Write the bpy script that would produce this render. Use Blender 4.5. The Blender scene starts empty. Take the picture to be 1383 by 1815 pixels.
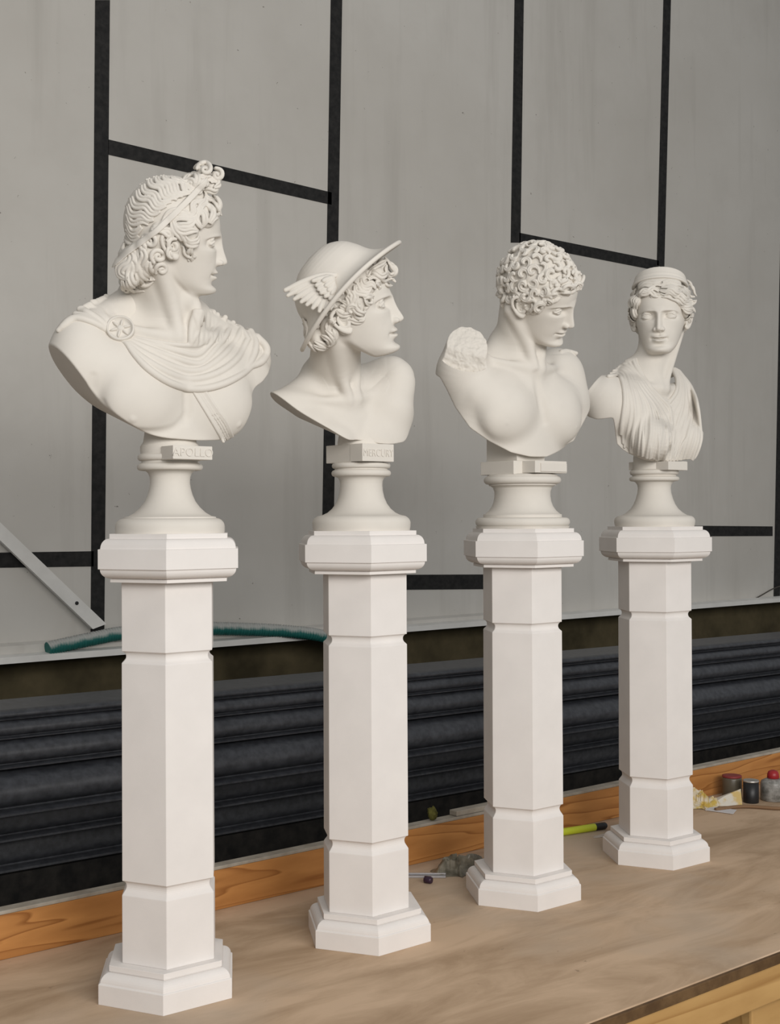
import bpy, bmesh, math, random
import numpy as np
from mathutils import Vector, Matrix
PI = math.pi
F32 = np.float32

# ---------------------------------------------------------------- sculpting on a distance grid
def smin(a, b, k):
    if k <= 0: return np.minimum(a, b)
    h = np.maximum(k - np.abs(a - b), 0) / k
    return np.minimum(a, b) - h * h * (k * .25)
def smax(a, b, k): return -smin(-a, -b, k)
def sstep(a, b, x):
    t = np.clip((x - a) / (b - a), 0, 1); return t * t * (3 - 2 * t)

def catmull(pts, n=6):
    P = np.asarray(pts, float)
    if len(P) < 3: 
        return P
    Q = np.vstack([2 * P[0] - P[1], P, 2 * P[-1] - P[-2]])
    out = []
    for i in range(len(P) - 1):
        p0, p1, p2, p3 = Q[i:i + 4]
        for t in np.linspace(0, 1, n, endpoint=False):
            out.append(.5 * (2 * p1 + (p2 - p0) * t + (2 * p0 - 5 * p1 + 4 * p2 - p3) * t * t + (3 * p1 - p0 - 3 * p2 + p3) * t ** 3))
    out.append(P[-1])
    return np.array(out)

def curve1(zs, vs):
    """smooth monotone-ish 1-D curve as a lookup"""
    zs = np.asarray(zs, float); vs = np.asarray(vs, float)
    m = np.gradient(vs, zs)
    def f(z):
        z = np.clip(z, zs[0], zs[-1])
        i = np.clip(np.searchsorted(zs, z) - 1, 0, len(zs) - 2)
        h = zs[i + 1] - zs[i]; t = (z - zs[i]) / h
        return (vs[i] * (1 + 2 * t) * (1 - t) ** 2 + m[i] * h * t * (1 - t) ** 2
                + vs[i + 1] * t * t * (3 - 2 * t) + m[i + 1] * h * t * t * (t - 1))
    return f

class Grid:
    """x to the sitter's left, f forward, z up; metres"""
    def __init__(s, lo, hi, h, big=.06):
        s.lo = np.array(lo, float); s.h = h
        s.n = np.ceil((np.array(hi) - s.lo) / h).astype(int) + 1
        s.ax = [(s.lo[i] + h * np.arange(s.n[i])).astype(F32) for i in range(3)]
        s.big = big
        s.D = np.full(s.n, big, F32)
    def win(s, lo, hi):
        a = np.clip(np.floor((np.asarray(lo) - s.lo) / s.h).astype(int), 0, s.n)
        b = np.clip(np.ceil((np.asarray(hi) - s.lo) / s.h).astype(int) + 1, 0, s.n)
        if (b <= a).any(): return None
        return tuple(slice(a[i], b[i]) for i in range(3))
    def open(s, sl):
        return s.ax[0][sl[0]][:, None, None], s.ax[1][sl[1]][None, :, None], s.ax[2][sl[2]][None, None, :]
    def add(s, d, sl, k): s.D[sl] = smin(s.D[sl], d, k)
    def cut(s, d, sl, k): s.D[sl] = smax(s.D[sl], -d, k)
    def _ell(s, c, r, R, pad):
        c = np.asarray(c, float); r = np.asarray(r, float)
        m = r.max() + pad if R is not None else r + pad
        sl = s.win(c - m, c + m)
        if sl is None: return None, None
        X, Fw, Z = s.open(sl)
        p = [X - F32(c[0]), Fw - F32(c[1]), Z - F32(c[2])]
        if R is not None:
            R = np.asarray(R, F32)      # rows are the local axes
            p = [R[i, 0] * p[0] + R[i, 1] * p[1] + R[i, 2] * p[2] for i in range(3)]
        r = r.astype(F32)
        q = [(p[i] / r[i]) ** 2 for i in range(3)]
        k0 = np.sqrt(q[0] + q[1] + q[2])
        k1 = np.sqrt(q[0] / r[0] ** 2 + q[1] / r[1] ** 2 + q[2] / r[2] ** 2) + F32(1e-6)
        return k0 * (k0 - 1) / k1, sl
    def ell(s, c, r, k=.01, R=None):
        d, sl = s._ell(c, r, R, k + 3 * s.h)
        if sl: s.add(d, sl, k)
    def ell_cut(s, c, r, k=.005, R=None):
        d, sl = s._ell(c, r, R, k + 3 * s.h)
        if sl: s.cut(d, sl, k)
    def _tube(s, pts, rad, pad):
        P = np.asarray(pts, float); rad = np.broadcast_to(np.asarray(rad, float), (len(P),))
        m = rad.max() + pad
        sl = s.win(P.min(0) - m, P.max(0) + m)
        if sl is None: return None, None
        o = np.array([q.start for q in sl])
        T = np.full([q.stop - q.start for q in sl], s.big, F32)
        for i in range(len(P) - 1):
            a, b = P[i], P[i + 1]; mm = max(rad[i], rad[i + 1]) + pad
            w = s.win(np.minimum(a, b) - mm, np.maximum(a, b) + mm)
            if w is None: continue
            X, Fw, Z = s.open(w)
            x, y, z = X - F32(a[0]), Fw - F32(a[1]), Z - F32(a[2])
            d = (b - a).astype(F32); L = float(d @ d) + 1e-12
            t = np.clip((x * d[0] + y * d[1] + z * d[2]) / F32(L), 0, 1)
            v = np.sqrt((x - t * d[0]) ** 2 + (y - t * d[1]) ** 2 + (z - t * d[2]) ** 2) - (F32(rad[i]) + t * F32(rad[i + 1] - rad[i]))
            ww = tuple(slice(w[j].start - o[j], w[j].stop - o[j]) for j in range(3))
            T[ww] = np.minimum(T[ww], v)
        return T, sl
    def tube(s, pts, rad, k=.003):
        d, sl = s._tube(pts, rad, k + 2.5 * s.h)
        if sl: s.add(d, sl, k)
    def tube_cut(s, pts, rad, k=.002):
        d, sl = s._tube(pts, rad, k + 2.5 * s.h)
        if sl: s.cut(d, sl, k)
    def sample(s, P):
        q = (np.asarray(P) - s.lo) / s.h
        i = np.clip(np.floor(q).astype(int), 0, s.n - 2); t = q - i
        out = 0
        for a in (0, 1):
            for b in (0, 1):
                for c in (0, 1):
                    w = (t[..., 0] if a else 1 - t[..., 0]) * (t[..., 1] if b else 1 - t[..., 1]) * (t[..., 2] if c else 1 - t[..., 2])
                    out = out + w * s.D[i[..., 0] + a, i[..., 1] + b, i[..., 2] + c]
        return out
    def grad(s, P, e=.003):
        g = np.stack([s.sample(P + np.eye(3)[i] * e) - s.sample(P - np.eye(3)[i] * e) for i in range(3)], -1)
        return g / (np.linalg.norm(g, axis=-1, keepdims=True) + 1e-9)
    def snap(s, P, off=0., it=10, mx=.02):
        """walk points to the surface (level = off)"""
        P = np.array(P, float)
        for _ in range(it):
            d = s.sample(P) - off
            P = P - s.grad(P) * np.clip(d * .8, -mx, mx)[..., None]
        return P
    def cast(s, O, dirs, tmax=.6):
        """first hit of rays O + t*dir"""
        O = np.asarray(O, float); dirs = np.asarray(dirs, float)
        t = np.zeros(len(dirs)); hit = np.zeros(len(dirs), bool)
        ts = np.arange(0, tmax, s.h * 1.5); prev = np.full(len(dirs), 1.)
        for tt in ts:
            P = O + dirs * tt
            ins = ((P > s.lo + s.h) & (P < s.lo + s.h * (s.n - 2))).all(1)
            d = np.where(ins, s.sample(P), s.big)
            new = (d < 0) & ~hit
            t[new] = tt - s.h * 1.5 * np.where(prev[new] - d[new] > 1e-9, -d[new] / (prev[new] - d[new] + 1e-9), 0)
            hit |= new; prev = d
        return O + dirs * t[:, None], hit
    def mesh(s, name, smooth=0):
        D = s.D
        D[[0, -1]] = s.big; D[:, [0, -1]] = s.big; D[:, :, [0, -1]] = s.big
        S = D < 0
        n = np.array(S.shape)
        cnt = np.zeros(n - 1, np.uint8)
        for a in (0, 1):
            for b in (0, 1):
                for c in (0, 1):
                    cnt += S[a:n[0] - 1 + a, b:n[1] - 1 + b, c:n[2] - 1 + c]
        act = np.argwhere((cnt > 0) & (cnt < 8)); del cnt
        vid = np.full(n - 1, -1, np.int32)
        vid[act[:, 0], act[:, 1], act[:, 2]] = np.arange(len(act))
        cor = {}
        for a in (0, 1):
            for b in (0, 1):
                for c in (0, 1):
                    cor[a, b, c] = D[act[:, 0] + a, act[:, 1] + b, act[:, 2] + c].astype(float)
        acc = np.zeros((len(act), 3)); num = np.zeros(len(act))
        for p in cor:
            for ax in range(3):
                if p[ax]: continue
                q = list(p); q[ax] = 1; q = tuple(q)
                d0, d1 = cor[p], cor[q]; m = (d0 < 0) != (d1 < 0)
                t = d0[m] / (d0[m] - d1[m])
                pt = np.tile(np.array(p, float), (m.sum(), 1)); pt[:, ax] = t
                acc[m] += pt; num[m] += 1
        V = s.lo + s.h * (act + acc / num[:, None])
        quads = []
        for ax in range(3):
            o = [i for i in range(3) if i != ax]
            sl0 = [slice(None)] * 3; sl1 = [slice(None)] * 3
            sl0[ax] = slice(0, -1); sl1[ax] = slice(1, None)
            e = np.argwhere(S[tuple(sl0)] != S[tuple(sl1)])
            e = e[(e[:, o[0]] > 0) & (e[:, o[1]] > 0) & (e[:, o[0]] < n[o[0]] - 1) & (e[:, o[1]] < n[o[1]] - 1)]
            st = S[e[:, 0], e[:, 1], e[:, 2]]
            ids = []
            for (da, db) in ((1, 1), (0, 1), (0, 0), (1, 0)):
                c = e.copy(); c[:, o[0]] -= da; c[:, o[1]] -= db
                ids.append(vid[c[:, 0], c[:, 1], c[:, 2]])
            q = np.stack(ids, 1)
            flip = st if ax != 1 else ~st
            q[flip] = q[flip][:, ::-1]
            quads.append(q)
        Q = np.concatenate(quads); Q = Q[(Q >= 0).all(1)]
        for _ in range(smooth):
            A = np.zeros_like(V); C = np.zeros(len(V))
            for i, j in ((0, 1), (1, 2), (2, 3), (3, 0)):
                for a, b in ((i, j), (j, i)):
                    A += np.stack([np.bincount(Q[:, a], V[Q[:, b], k], len(V)) for k in range(3)], 1)
                    C += np.bincount(Q[:, a], minlength=len(V))
            V = V * .5 + .5 * A / np.maximum(C, 1)[:, None]
        V[:, 1] *= -1
        return raw_mesh(name, V, Q, True)

def raw_mesh(name, V, Q, smooth=True):
    me = bpy.data.meshes.new(name)
    me.vertices.add(len(V)); me.vertices.foreach_set('co', np.ascontiguousarray(V, F32).ravel())
    k = Q.shape[1]
    me.loops.add(Q.size); me.loops.foreach_set('vertex_index', np.ascontiguousarray(Q, np.int32).ravel())
    me.polygons.add(len(Q)); me.polygons.foreach_set('loop_start', np.arange(0, Q.size, k, dtype=np.int32))
    me.polygons.foreach_set('use_smooth', np.full(len(Q), smooth))
    me.update(calc_edges=True)
    return me

def rotz(a): c, s = math.cos(a), math.sin(a); return np.array([[c, -s, 0], [s, c, 0], [0, 0, 1]])
def rotx(a): c, s = math.cos(a), math.sin(a); return np.array([[1, 0, 0], [0, c, -s], [0, s, c]])
def roty(a): c, s = math.cos(a), math.sin(a); return np.array([[c, 0, s], [0, 1, 0], [-s, 0, c]])
# ---------------------------------------------------------------- camera and room frame (world x runs along the workbench, y towards the wall)
FPX, PITCH, ROLL, CAMH, TH = 2250., -.003172, -.00483, .64233, math.radians(39.17)
TABLE_Z = .80
_c, _s = math.cos(TH), math.sin(TH)
RIGHT = np.array([_c, -_s, 0]); FWD0 = np.array([_s, _c, 0]); UP0 = np.array([0, 0, 1.])
FWD = math.cos(PITCH) * FWD0 - math.sin(PITCH) * UP0
UPP = math.cos(PITCH) * UP0 + math.sin(PITCH) * FWD0
RG = math.cos(ROLL) * RIGHT + math.sin(ROLL) * UPP
UPV = -math.sin(ROLL) * RIGHT + math.cos(ROLL) * UPP
CAM = np.array([0, 0, TABLE_Z + CAMH])
def ray(px, py):
    return FWD + RG * (px - 691.5) / FPX - UPV * (py - 907.5) / FPX
def on_plane(px, py, n, d):
    """where the sight line through a measured point meets the plane n.p = d"""
    n = np.asarray(n, float); r = ray(px, py); t = (d - n @ CAM) / (n @ r); return CAM + r * t
def on_table(px, py): return on_plane(px, py, (0, 0, 1), TABLE_Z)
def on_y(px, py, y): return on_plane(px, py, (0, 1, 0), y)
def from_cam(X, Z): return RIGHT * X + FWD0 * Z      # plan position from camera coordinates
PED = [(-.3068, 1.7357, .1176, .0063, -.0007, .1211), (-.036, 1.9533, .1669, -.0079, -.0053, .1581),
       (.222, 2.1564, .1426, .0033, .0021, .1275), (.4968, 2.3925, .1153, .0023, .0028, .1397)]
# ---------------------------------------------------------------- a classical head, in life-size centimetres; z = 0 under the chin
class Head:
    """frame of one head: local (x left, y face-forward, z up) cm -> bust metres"""
    def __init__(s, pos, yaw, pitch, roll, sc):
        s.pos = np.array(pos, float); s.sc = sc / 100.
        # yaw > 0 turns the face to the sitter's left (+x)
        s.M = rotz(-yaw) @ rotx(-pitch) @ roty(roll)
        s.piv = np.array([0, -1., 9.])
    def w(s, P):
        P = np.array(P, float); P[..., 2] = np.interp(P[..., 2], ZMOD, ZREAL)
        return s.pos + (P - s.piv) @ s.M.T * s.sc
    def l(s, P):
        P = (np.asarray(P, float) - s.pos) / s.sc @ s.M + s.piv
        P[..., 2] = np.interp(P[..., 2], ZREAL, ZMOD); return P
    def anchor(s, p, target):
        s.pos = s.pos + np.asarray(target) - s.w(p); return s
    def Rrows(s): return s.M.T

# the upper face is shorter than the plain proportions the tables use
ZMOD = [-60, 6.6, 12.7, 60]; ZREAL = [-60, 6.6, 11.75, 59.05]
ZP = [-.5, 0, .6, 1.3, 2.3, 3.2, 4.2, 5.2, 6.3, 8, 10, 11.3, 12.6, 14, 16, 18, 20, 21.5, 22.5]
YF = [5.6, 7.4, 8.8, 9.2, 8.6, 8.5, 8.7, 8.85, 8.9, 8.75, 8.65, 8.75, 9.0, 9.0, 8.65, 7.9, 6.4, 4.7, 2.9]
ZW = [-.5, 0, 1, 2, 3, 4, 5, 6.5, 8, 9.5, 11, 13, 15, 17, 19, 20.5, 22.5]
WD = [1.6, 2.5, 3.6, 4.4, 4.95, 5.35, 5.65, 6.05, 6.4, 6.65, 6.8, 6.95, 7.25, 7.3, 6.6, 5.4, 2.5]
ZB = [-.5, 0, 1, 2, 3, 4, 5.5, 7, 9, 11, 13, 15, 17, 19, 20.5, 22.5]
YB = [4.6, 3.8, 2.4, 1.0, -.4, -1.8, -4.3, -6.6, -8.2, -8.8, -9.1, -9.0, -8.3, -6.8, -5., -2]
ZC = [-.5, 0, 2, 4, 6, 9, 13, 17, 22.5]
YC = [5.3, 5.0, 3.0, 1.2, .5, 0, -1, -1.2, -.8]

def head_local(g, H, pad=.02):
    """window of grid g round head H and its local coordinates"""
    c = H.w([[sx, y, z] for sx in (-9, 9) for y in (-11.5, 13) for z in (-2, 25)])
    sl = g.win(c.min(0), c.max(0))
    X, Fw, Z = g.open(sl)
    p = [X - F32(H.pos[0]), Fw - F32(H.pos[1]), Z - F32(H.pos[2])]
    M = (H.M / H.sc).astype(F32)
    L = [M[0, j] * p[0] + M[1, j] * p[1] + M[2, j] * p[2] + F32(H.piv[j]) for j in range(3)]
    L[2] = np.interp(L[2], ZREAL, ZMOD).astype(F32)
    return sl, L

def add_head(g, H, k=.012, fem=0., ears=(1, 1), lips=1., brow=1., nose=1., chin=1., lidlow=0., ear_dz=0., mw=.92, es=1.):
    sl, (x, y, z) = head_local(g, H)
    T = np.linspace(-1, 24, 2501)
    def tab(a, b):
        v = curve1(a, b)(T).astype(F32)
        return lambda q: v[np.clip((q * 100 + 100.5).astype(np.int32), 0, 2500)]
    ax = np.abs(x)
    # --- relief of the face (moves the surface forward along y)
    G = lambda q, s: np.exp(-(q / s) ** 2)
    xs = x[..., :]; 
    Dp = np.zeros_like(z)
    am = ax / mw; xm = x / mw
    nh = curve1([5.75, 6.0, 6.3, 6.6, 7.0, 7.5, 8.2, 9, 10, 11, 12, 13, 14], [0, .6, 1.5, 2.0, 2.2, 2.15, 1.95, 1.68, 1.38, 1.08, .72, .3, 0])
    nw = curve1([5.85, 6.5, 7.2, 8.2, 9, 10, 11, 12, 13, 14], [.95, .95, .95, .84, .8, .76, .76, .9, 1.3, 1.6])
    def tabf(f): 
        v = f(T).astype(F32); return v[np.clip((z * 100 + 100.5).astype(np.int32), 0, 2500)]
    h, w = tabf(nh), tabf(nw)
    Dp += nose * h * np.exp(-.9 * (ax / w) ** 3)
    # philtrum, lips, chin
    Dp -= .10 * G(x, .35) * G(z - 5.45, .45)
    zm = 4.25 - .05 * G(x, .5) + .08 * (am / 2.4) ** 2
    Dp += lips * .66 * np.exp(-(am / 2.15) ** 4) * G(z - zm - .50 + .08 * G(x, .3), .46)
    Dp += lips * .80 * np.exp(-(am / 1.75) ** 4) * G(z - zm + .60, .52)
    Dp -= .85 * np.exp(-(am / 2.3) ** 6) * G(z - zm, .17)
    Dp -= .30 * G(am - 2.6, .5) * G(z - 4.25, .5)
    Dp -= .28 * G(x, 1.5) * G(z - 2.45, .5)
    Dp += .28 * chin * G(x, 1.5) * G(z - 1.25, .85)
    # sockets and brows
    zb = 12.55 - .035 * (ax - 2.6) ** 2 - .12 * np.maximum(ax - 3.6, 0) ** 2
    sock = np.exp(-((ax - 3.0) / 2.05) ** 4) * sstep(zb + .35, zb - .55, z) * sstep(9.3, 10.9, z)
    Dp -= 1.1 * sock
    Dp -= .7 * G(ax - 1.55, .55) * G(z - 11.3, .8)
    Dp += brow * .22 * G(z - zb - .15, .5) * np.exp(-((ax - 2.9) / 2.2) ** 4)
    # naso-labial and cheek
    Dp += .16 * G(ax - 4.3, 1.6) * G(z - 9.2, 1.3)
    Dp -= .12 * G(ax - 3.6, .9) * G(z - 6.3, 1.3)
    y2 = y - Dp * sstep(2.5, 5.5, y)
    del Dp
    wz, yb, yc, yf = [tab(a, b)(z) for a, b in ((ZW, WD), (ZB, YB), (ZC, YC), (ZP, YF))]
    if fem: wz = wz * (1 - .03 * fem * sstep(9, 3, z))
    dy = y2 - yc
    dep = np.where(dy > 0, yf - yc, yc - yb)
    pw = 2.25
    q = (np.abs(x / wz) ** pw + np.abs(dy / dep) ** pw) ** (1 / pw) + 1e-4
    rad = np.sqrt(x * x + dy * dy)
    d = rad * (1 - 1 / q)
    d = np.where(rad < .3, -2., d) * .85
    d = smax(d, z - 19.0, 2.)
    d = smax(d, -z + .05, .7)
    # cranium
    cx, cy, cz = x / 7.2, (y + .7) / 8.7, (z - 14.0) / 8.5
    k0 = np.sqrt(cx * cx + cy * cy + cz * cz); k1 = np.sqrt((cx / 7.2) ** 2 + (cy / 8.7) ** 2 + (cz / 8.5) ** 2) + 1e-5
    d = smin(d, k0 * (k0 - 1) / k1, 1.0)
    d = (d * F32(H.sc)).astype(F32)
    g.D[sl] = smin(g.D[sl], d, k)
    c = H.sc; R = H.Rrows()
    def E(p, r, k=.4, cut=False, rot=None):
        rr = R if rot is None else rot.T @ R
        (g.ell_cut if cut else g.ell)(H.w(p), np.array(r) * c, k * c, rr)
    def Tb(p, r, k=.15, cut=False, n=5):
        p = catmull(p, n); 
        r = np.interp(np.linspace(0, 1, len(p)), np.linspace(0, 1, len(np.atleast_1d(r))), np.atleast_1d(r))
        (g.tube_cut if cut else g.tube)(H.w(p), r * c, k * c)
    for s in (-1, 1):
        # wings of the nose, nostrils
        E((s * 1.12, 9.35, 6.78), (.5, .85, .58), .5)
        E((s * .6, 9.75, 6.1), (.3, .55, .25), .12, True)
        # eye
        ec = np.array([s * 3.12, 6.62, 11.12])
        E(ec, (1.32 * es, 1.26 + .3 * (es - 1), 1.2 * es), .1)
        def onball(dx, dz, r=1.30):
            dx, dz, r = dx * es, dz * es, r + .6 * (es - 1); yy = math.sqrt(max(r * r - dx * dx - dz * dz, .05)); return ec + np.array([s * dx, yy, dz])
        up = [onball(*q) for q in ((-1.28, -.22, 1.36), (-.85, .36), (-.2, .62), (.5, .52), (1.05, .14), (1.36, -.2, 1.42))]
        lo = [onball(*q) for q in ((-1.25, -.24, 1.36), (-.7, -.52), (0, -.62), (.7, -.48), (1.3, -.2, 1.38))]
        if lidlow: up = [u - np.array([0, 0, lidlow]) * (1 if 0 < i < 5 else 0) for i, u in enumerate(up)]
        Tb(up, (.12, .22, .27, .25, .18), .1)
        Tb([u + np.array([0, -.30, .50]) for u in up[1:5]], (.25, .3, .3, .25), .15)
        Tb([u + np.array([0, .10, .27]) for u in up[0:6]], (.09, .15, .18, .18, .15, .09), .05, True)
        Tb([u + np.array([0, .12, -.29]) for u in up[1:5]], (.09, .15, .15, .09), .04, True)
        Tb(lo, (.1, .16, .18, .16, .1), .16)
        # ear
        if ears[0 if s < 0 else 1]:
            A = np.array([[math.cos(.45), math.sin(.45), 0], [-math.sin(.45), math.cos(.45), 0], [0, 0, 1]])
            def ep(y, z, o): # ear plane, tilted back and opened outward
                return (s * (6.95 + o - .28 * y * .9), y - .22 * (z - 9.5) - .3, z + ear_dz)
            E(ep(-.2, 9.6, .1), (.55, 1.55, 2.6), .4)
            E(ep(-.05, 9.6, .75), (.5, .85, 1.5), .2, True)
            Tb([ep(*q) for q in ((.6, 9.9, .2), (1.0, 10.9, .55), (.6, 12.1, .75), (-.6, 12.5, .95), (-1.75, 11.5, 1.1), (-1.95, 10, 1.0), (-1.5, 8.6, .8), (-.7, 7.6, .55), (.2, 7.2, .35), (.75, 7.7, .1))],
               (.28, .36, .4, .42, .42, .38, .34, .5, .55, .3), .2)
            Tb([ep(*q) for q in ((-.3, 11.5, .55), (-.95, 10.4, .65), (-.9, 9.2, .6), (-.3, 8.4, .55), (.4, 8.6, .5))], (.2, .28, .28, .26, .2), .2)
            Tb([ep(.75, 9.3, .25), ep(.6, 8.7, .4)], .3, .2)
# ---------------------------------------------------------------- scene helpers
SC = bpy.context.scene
COL = SC.collection
def link(o, parent=None):
    COL.objects.link(o)
    if parent is not None: o.parent = parent
    return o
def tag(o, label, cat, group=None, kind=None):
    o['label'] = label; o['category'] = cat
    if group: o['group'] = group
    if kind: o['kind'] = kind
    return o
def thing(name, label, cat, loc=(0, 0, 0), rz=0., group=None):
    o = bpy.data.objects.new(name, None); o.empty_display_size = .02
    COL.objects.link(o); o.location = loc; o.rotation_euler.z = rz
    return tag(o, label, cat, group)
def obj(name, me, mat=None, parent=None):
    if isinstance(me, bmesh.types.BMesh):
        bm = me; me = bpy.data.meshes.new(name); bm.normal_update(); bm.to_mesh(me); bm.free()
    if mat: me.materials.clear(); me.materials.append(mat)
    return link(bpy.data.objects.new(name, me), parent)
def structure(name, me, mat):
    o = obj(name, me, mat); o['kind'] = 'structure'; return o
def box(bm, lo, hi, bevel=0., seg=2, M=None):
    r = bmesh.ops.create_cube(bm, size=1.)
    lo, hi = Vector(lo), Vector(hi)
    for v in r['verts']:
        v.co = Vector([(lo[i] + hi[i]) / 2 + v.co[i] * (hi[i] - lo[i]) for i in range(3)])
    vs = r['verts']
    if bevel:
        es = list({e for v in vs for e in v.link_edges})
        q = bmesh.ops.bevel(bm, geom=es, offset=bevel, segments=seg, affect='EDGES', profile=.5)
        vs = list({v for f in q['faces'] for v in f.verts} | {v for v in vs if v.is_valid})
    if M is not None: bmesh.ops.transform(bm, matrix=M, verts=[v for v in vs if v.is_valid])
    return vs
def boxm(lo, hi, bevel=0., seg=2):
    bm = bmesh.new(); box(bm, lo, hi, bevel, seg); return bm
def lathe(prof, n=96, smooth=True, rot0=0.):
    """(radius, z) rings, top and bottom closed"""
    V, Q = [], []
    bm = bmesh.new(); rings = []
    for r, z in prof:
        rings.append([bm.verts.new((r * math.sin(rot0 + 2 * PI * i / n), -r * math.cos(rot0 + 2 * PI * i / n), z)) for i in range(n)])
    for a, b in zip(rings, rings[1:]):
        for i in range(n):
            f = bm.faces.new((a[i], a[(i + 1) % n], b[(i + 1) % n], b[i])); f.smooth = smooth
    bm.faces.new(rings[0][::-1]); bm.faces.new(rings[-1])
    return bm
def arc(c, r, a0, a1, n=8):
    return [(c[0] + r[0] * math.cos(math.radians(a0 + (a1 - a0) * i / n)), c[1] + r[1] * math.sin(math.radians(a0 + (a1 - a0) * i / n))) for i in range(n + 1)]
def extrude_x(prof, x0, x1, smooth=False):
    """closed (y, z) outline swept along x"""
    bm = bmesh.new()
    a = [bm.verts.new((x0, y, z)) for y, z in prof]; b = [bm.verts.new((x1, y, z)) for y, z in prof]
    n = len(prof)
    for i in range(n):
        f = bm.faces.new((a[i], a[(i + 1) % n], b[(i + 1) % n], b[i])); f.smooth = smooth
    bm.faces.new(a[::-1]); bm.faces.new(b)
    bmesh.ops.recalc_face_normals(bm, faces=bm.faces)
    return bm
def sharp(me, deg=35):
    me.set_sharp_from_angle(angle=math.radians(deg)) if hasattr(me, 'set_sharp_from_angle') else None
def tube_mesh(pts, r, n=12, cap=True):
    pts = [Vector(p) for p in pts]; bm = bmesh.new(); rings = []
    rr = list(np.broadcast_to(np.asarray(r, float), (len(pts),)))
    up = None
    for i, p in enumerate(pts):
        t = (pts[min(i + 1, len(pts) - 1)] - pts[max(i - 1, 0)]).normalized()
        if up is None: up = t.orthogonal().normalized()
        u = (up - t * up.dot(t)).normalized(); up = u; v = t.cross(u)
        rings.append([bm.verts.new(p + (u * math.cos(2 * PI * k / n) + v * math.sin(2 * PI * k / n)) * rr[i]) for k in range(n)])
    for a, b in zip(rings, rings[1:]):
        for k in range(n):
            f = bm.faces.new((a[k], a[(k + 1) % n], b[(k + 1) % n], b[k])); f.smooth = True
    if cap: bm.faces.new(rings[0][::-1]); bm.faces.new(rings[-1])
    return bm

# ---------------------------------------------------------------- materials
class Nodes:
    def __init__(s, name, rough=.8, spec=.3):
        s.m = bpy.data.materials.new(name); s.m.use_nodes = True
        s.t = s.m.node_tree; s.b = s.t.nodes['Principled BSDF']
        s.b.inputs['Roughness'].default_value = rough
        s.b.inputs['Specular IOR Level'].default_value = spec
    def n(s, kind, **kw):
        x = s.t.nodes.new(kind)
        for k, v in kw.items():
            if k in x.inputs.keys(): x.inputs[k].default_value = v
            else: setattr(x, k, v)
        return x
    def l(s, a, b): s.t.links.new(a, b)
    def coords(s, scale=(1, 1, 1), rot=(0, 0, 0), space='Object'):
        tc = s.n('ShaderNodeTexCoord'); mp = s.n('ShaderNodeMapping')
        mp.inputs['Scale'].default_value = scale; mp.inputs['Rotation'].default_value = rot
        if space == 'World':
            g = s.n('ShaderNodeNewGeometry'); s.l(g.outputs['Position'], mp.inputs['Vector'])
        else: s.l(tc.outputs[space], mp.inputs['Vector'])
        return mp.outputs['Vector']
    def noise(s, vec, scale, detail=4, rough=.55, dist=0.):
        x = s.n('ShaderNodeTexNoise'); s.l(vec, x.inputs['Vector'])
        x.inputs['Scale'].default_value = scale; x.inputs['Detail'].default_value = detail
        x.inputs['Roughness'].default_value = rough; x.inputs['Distortion'].default_value = dist
        return x.outputs['Fac']
    def ramp(s, fac, stops):
        x = s.n('ShaderNodeValToRGB'); e = x.color_ramp.elements
        while len(e) < len(stops): e.new(.5)
        for el, (p, c) in zip(e, stops): el.position = p; el.color = tuple(c) + (1,)
        s.l(fac, x.inputs['Fac']); return x.outputs['Color']
    def mix(s, fac, a, b, mode='MIX'):
        x = s.n('ShaderNodeMix', data_type='RGBA', blend_type=mode)
        for v, i in ((fac, 0), (a, 6), (b, 7)):
            if isinstance(v, (int, float)): x.inputs[i].default_value = v
            elif isinstance(v, tuple): x.inputs[i].default_value = v + (1,)
            else: s.l(v, x.inputs[i])
        return x.outputs[2]
    def bump(s, h, strength=.2, dist=.001):
        x = s.n('ShaderNodeBump'); x.inputs['Strength'].default_value = strength; x.inputs['Distance'].default_value = dist
        s.l(h, x.inputs['Height']); s.l(x.outputs['Normal'], s.b.inputs['Normal'])
    def col(s, c):
        if isinstance(c, tuple): s.b.inputs['Base Color'].default_value = c + (1,)
        else: s.l(c, s.b.inputs['Base Color'])
        return s
def plain(name, c, rough=.7, spec=.3, metal=0.):
    q = Nodes(name, rough, spec); q.col(c); q.b.inputs['Metallic'].default_value = metal; return q.m

def mat_plaster(name, c, fine=900):
    q = Nodes(name, .85, .25); v = q.coords()
    a = q.noise(v, 14, 4); f = q.noise(v, fine, 2)
    c2 = tuple(x * .94 for x in c)
    q.col(q.mix(q.ramp(a, [(.35, (0, 0, 0)), (.7, (1, 1, 1))]), c2, c)); q.bump(f, .12, .0006)
    return q.m
M_BUST = mat_plaster('ivory_cast_stone', (.72, .68, .62))
M_PED = mat_plaster('white_cast_stone', (.80, .762, .732))
def mat_wall():
    q = Nodes('grey_painted_panel', .75, .3); v = q.coords(space='World')
    big = q.noise(v, 1.3, 5, .6); mid = q.noise(v, 7, 5, .65); spk = q.noise(v, 48, 3, .75); stk = q.noise(q.coords((9, 9, .7), space='World'), 1.6, 4, .6)
    c = q.mix(q.ramp(big, [(.3, (0, 0, 0)), (.72, (1, 1, 1))]), (.50, .478, .438), (.59, .572, .535))
    c = q.mix(q.ramp(mid, [(.5, (0, 0, 0)), (.85, (.35, .35, .35))]), c, (.44, .42, .385))
    c = q.mix(q.ramp(stk, [(.52, (0, 0, 0)), (.8, (.5, .5, .5))]), c, (.40, .38, .345))
    c = q.mix(q.ramp(spk, [(.715, (0, 0, 0)), (.745, (1, 1, 1))]), c, (.2, .18, .16))
    q.col(c); q.bump(mid, .05, .004); return q.m
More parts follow.
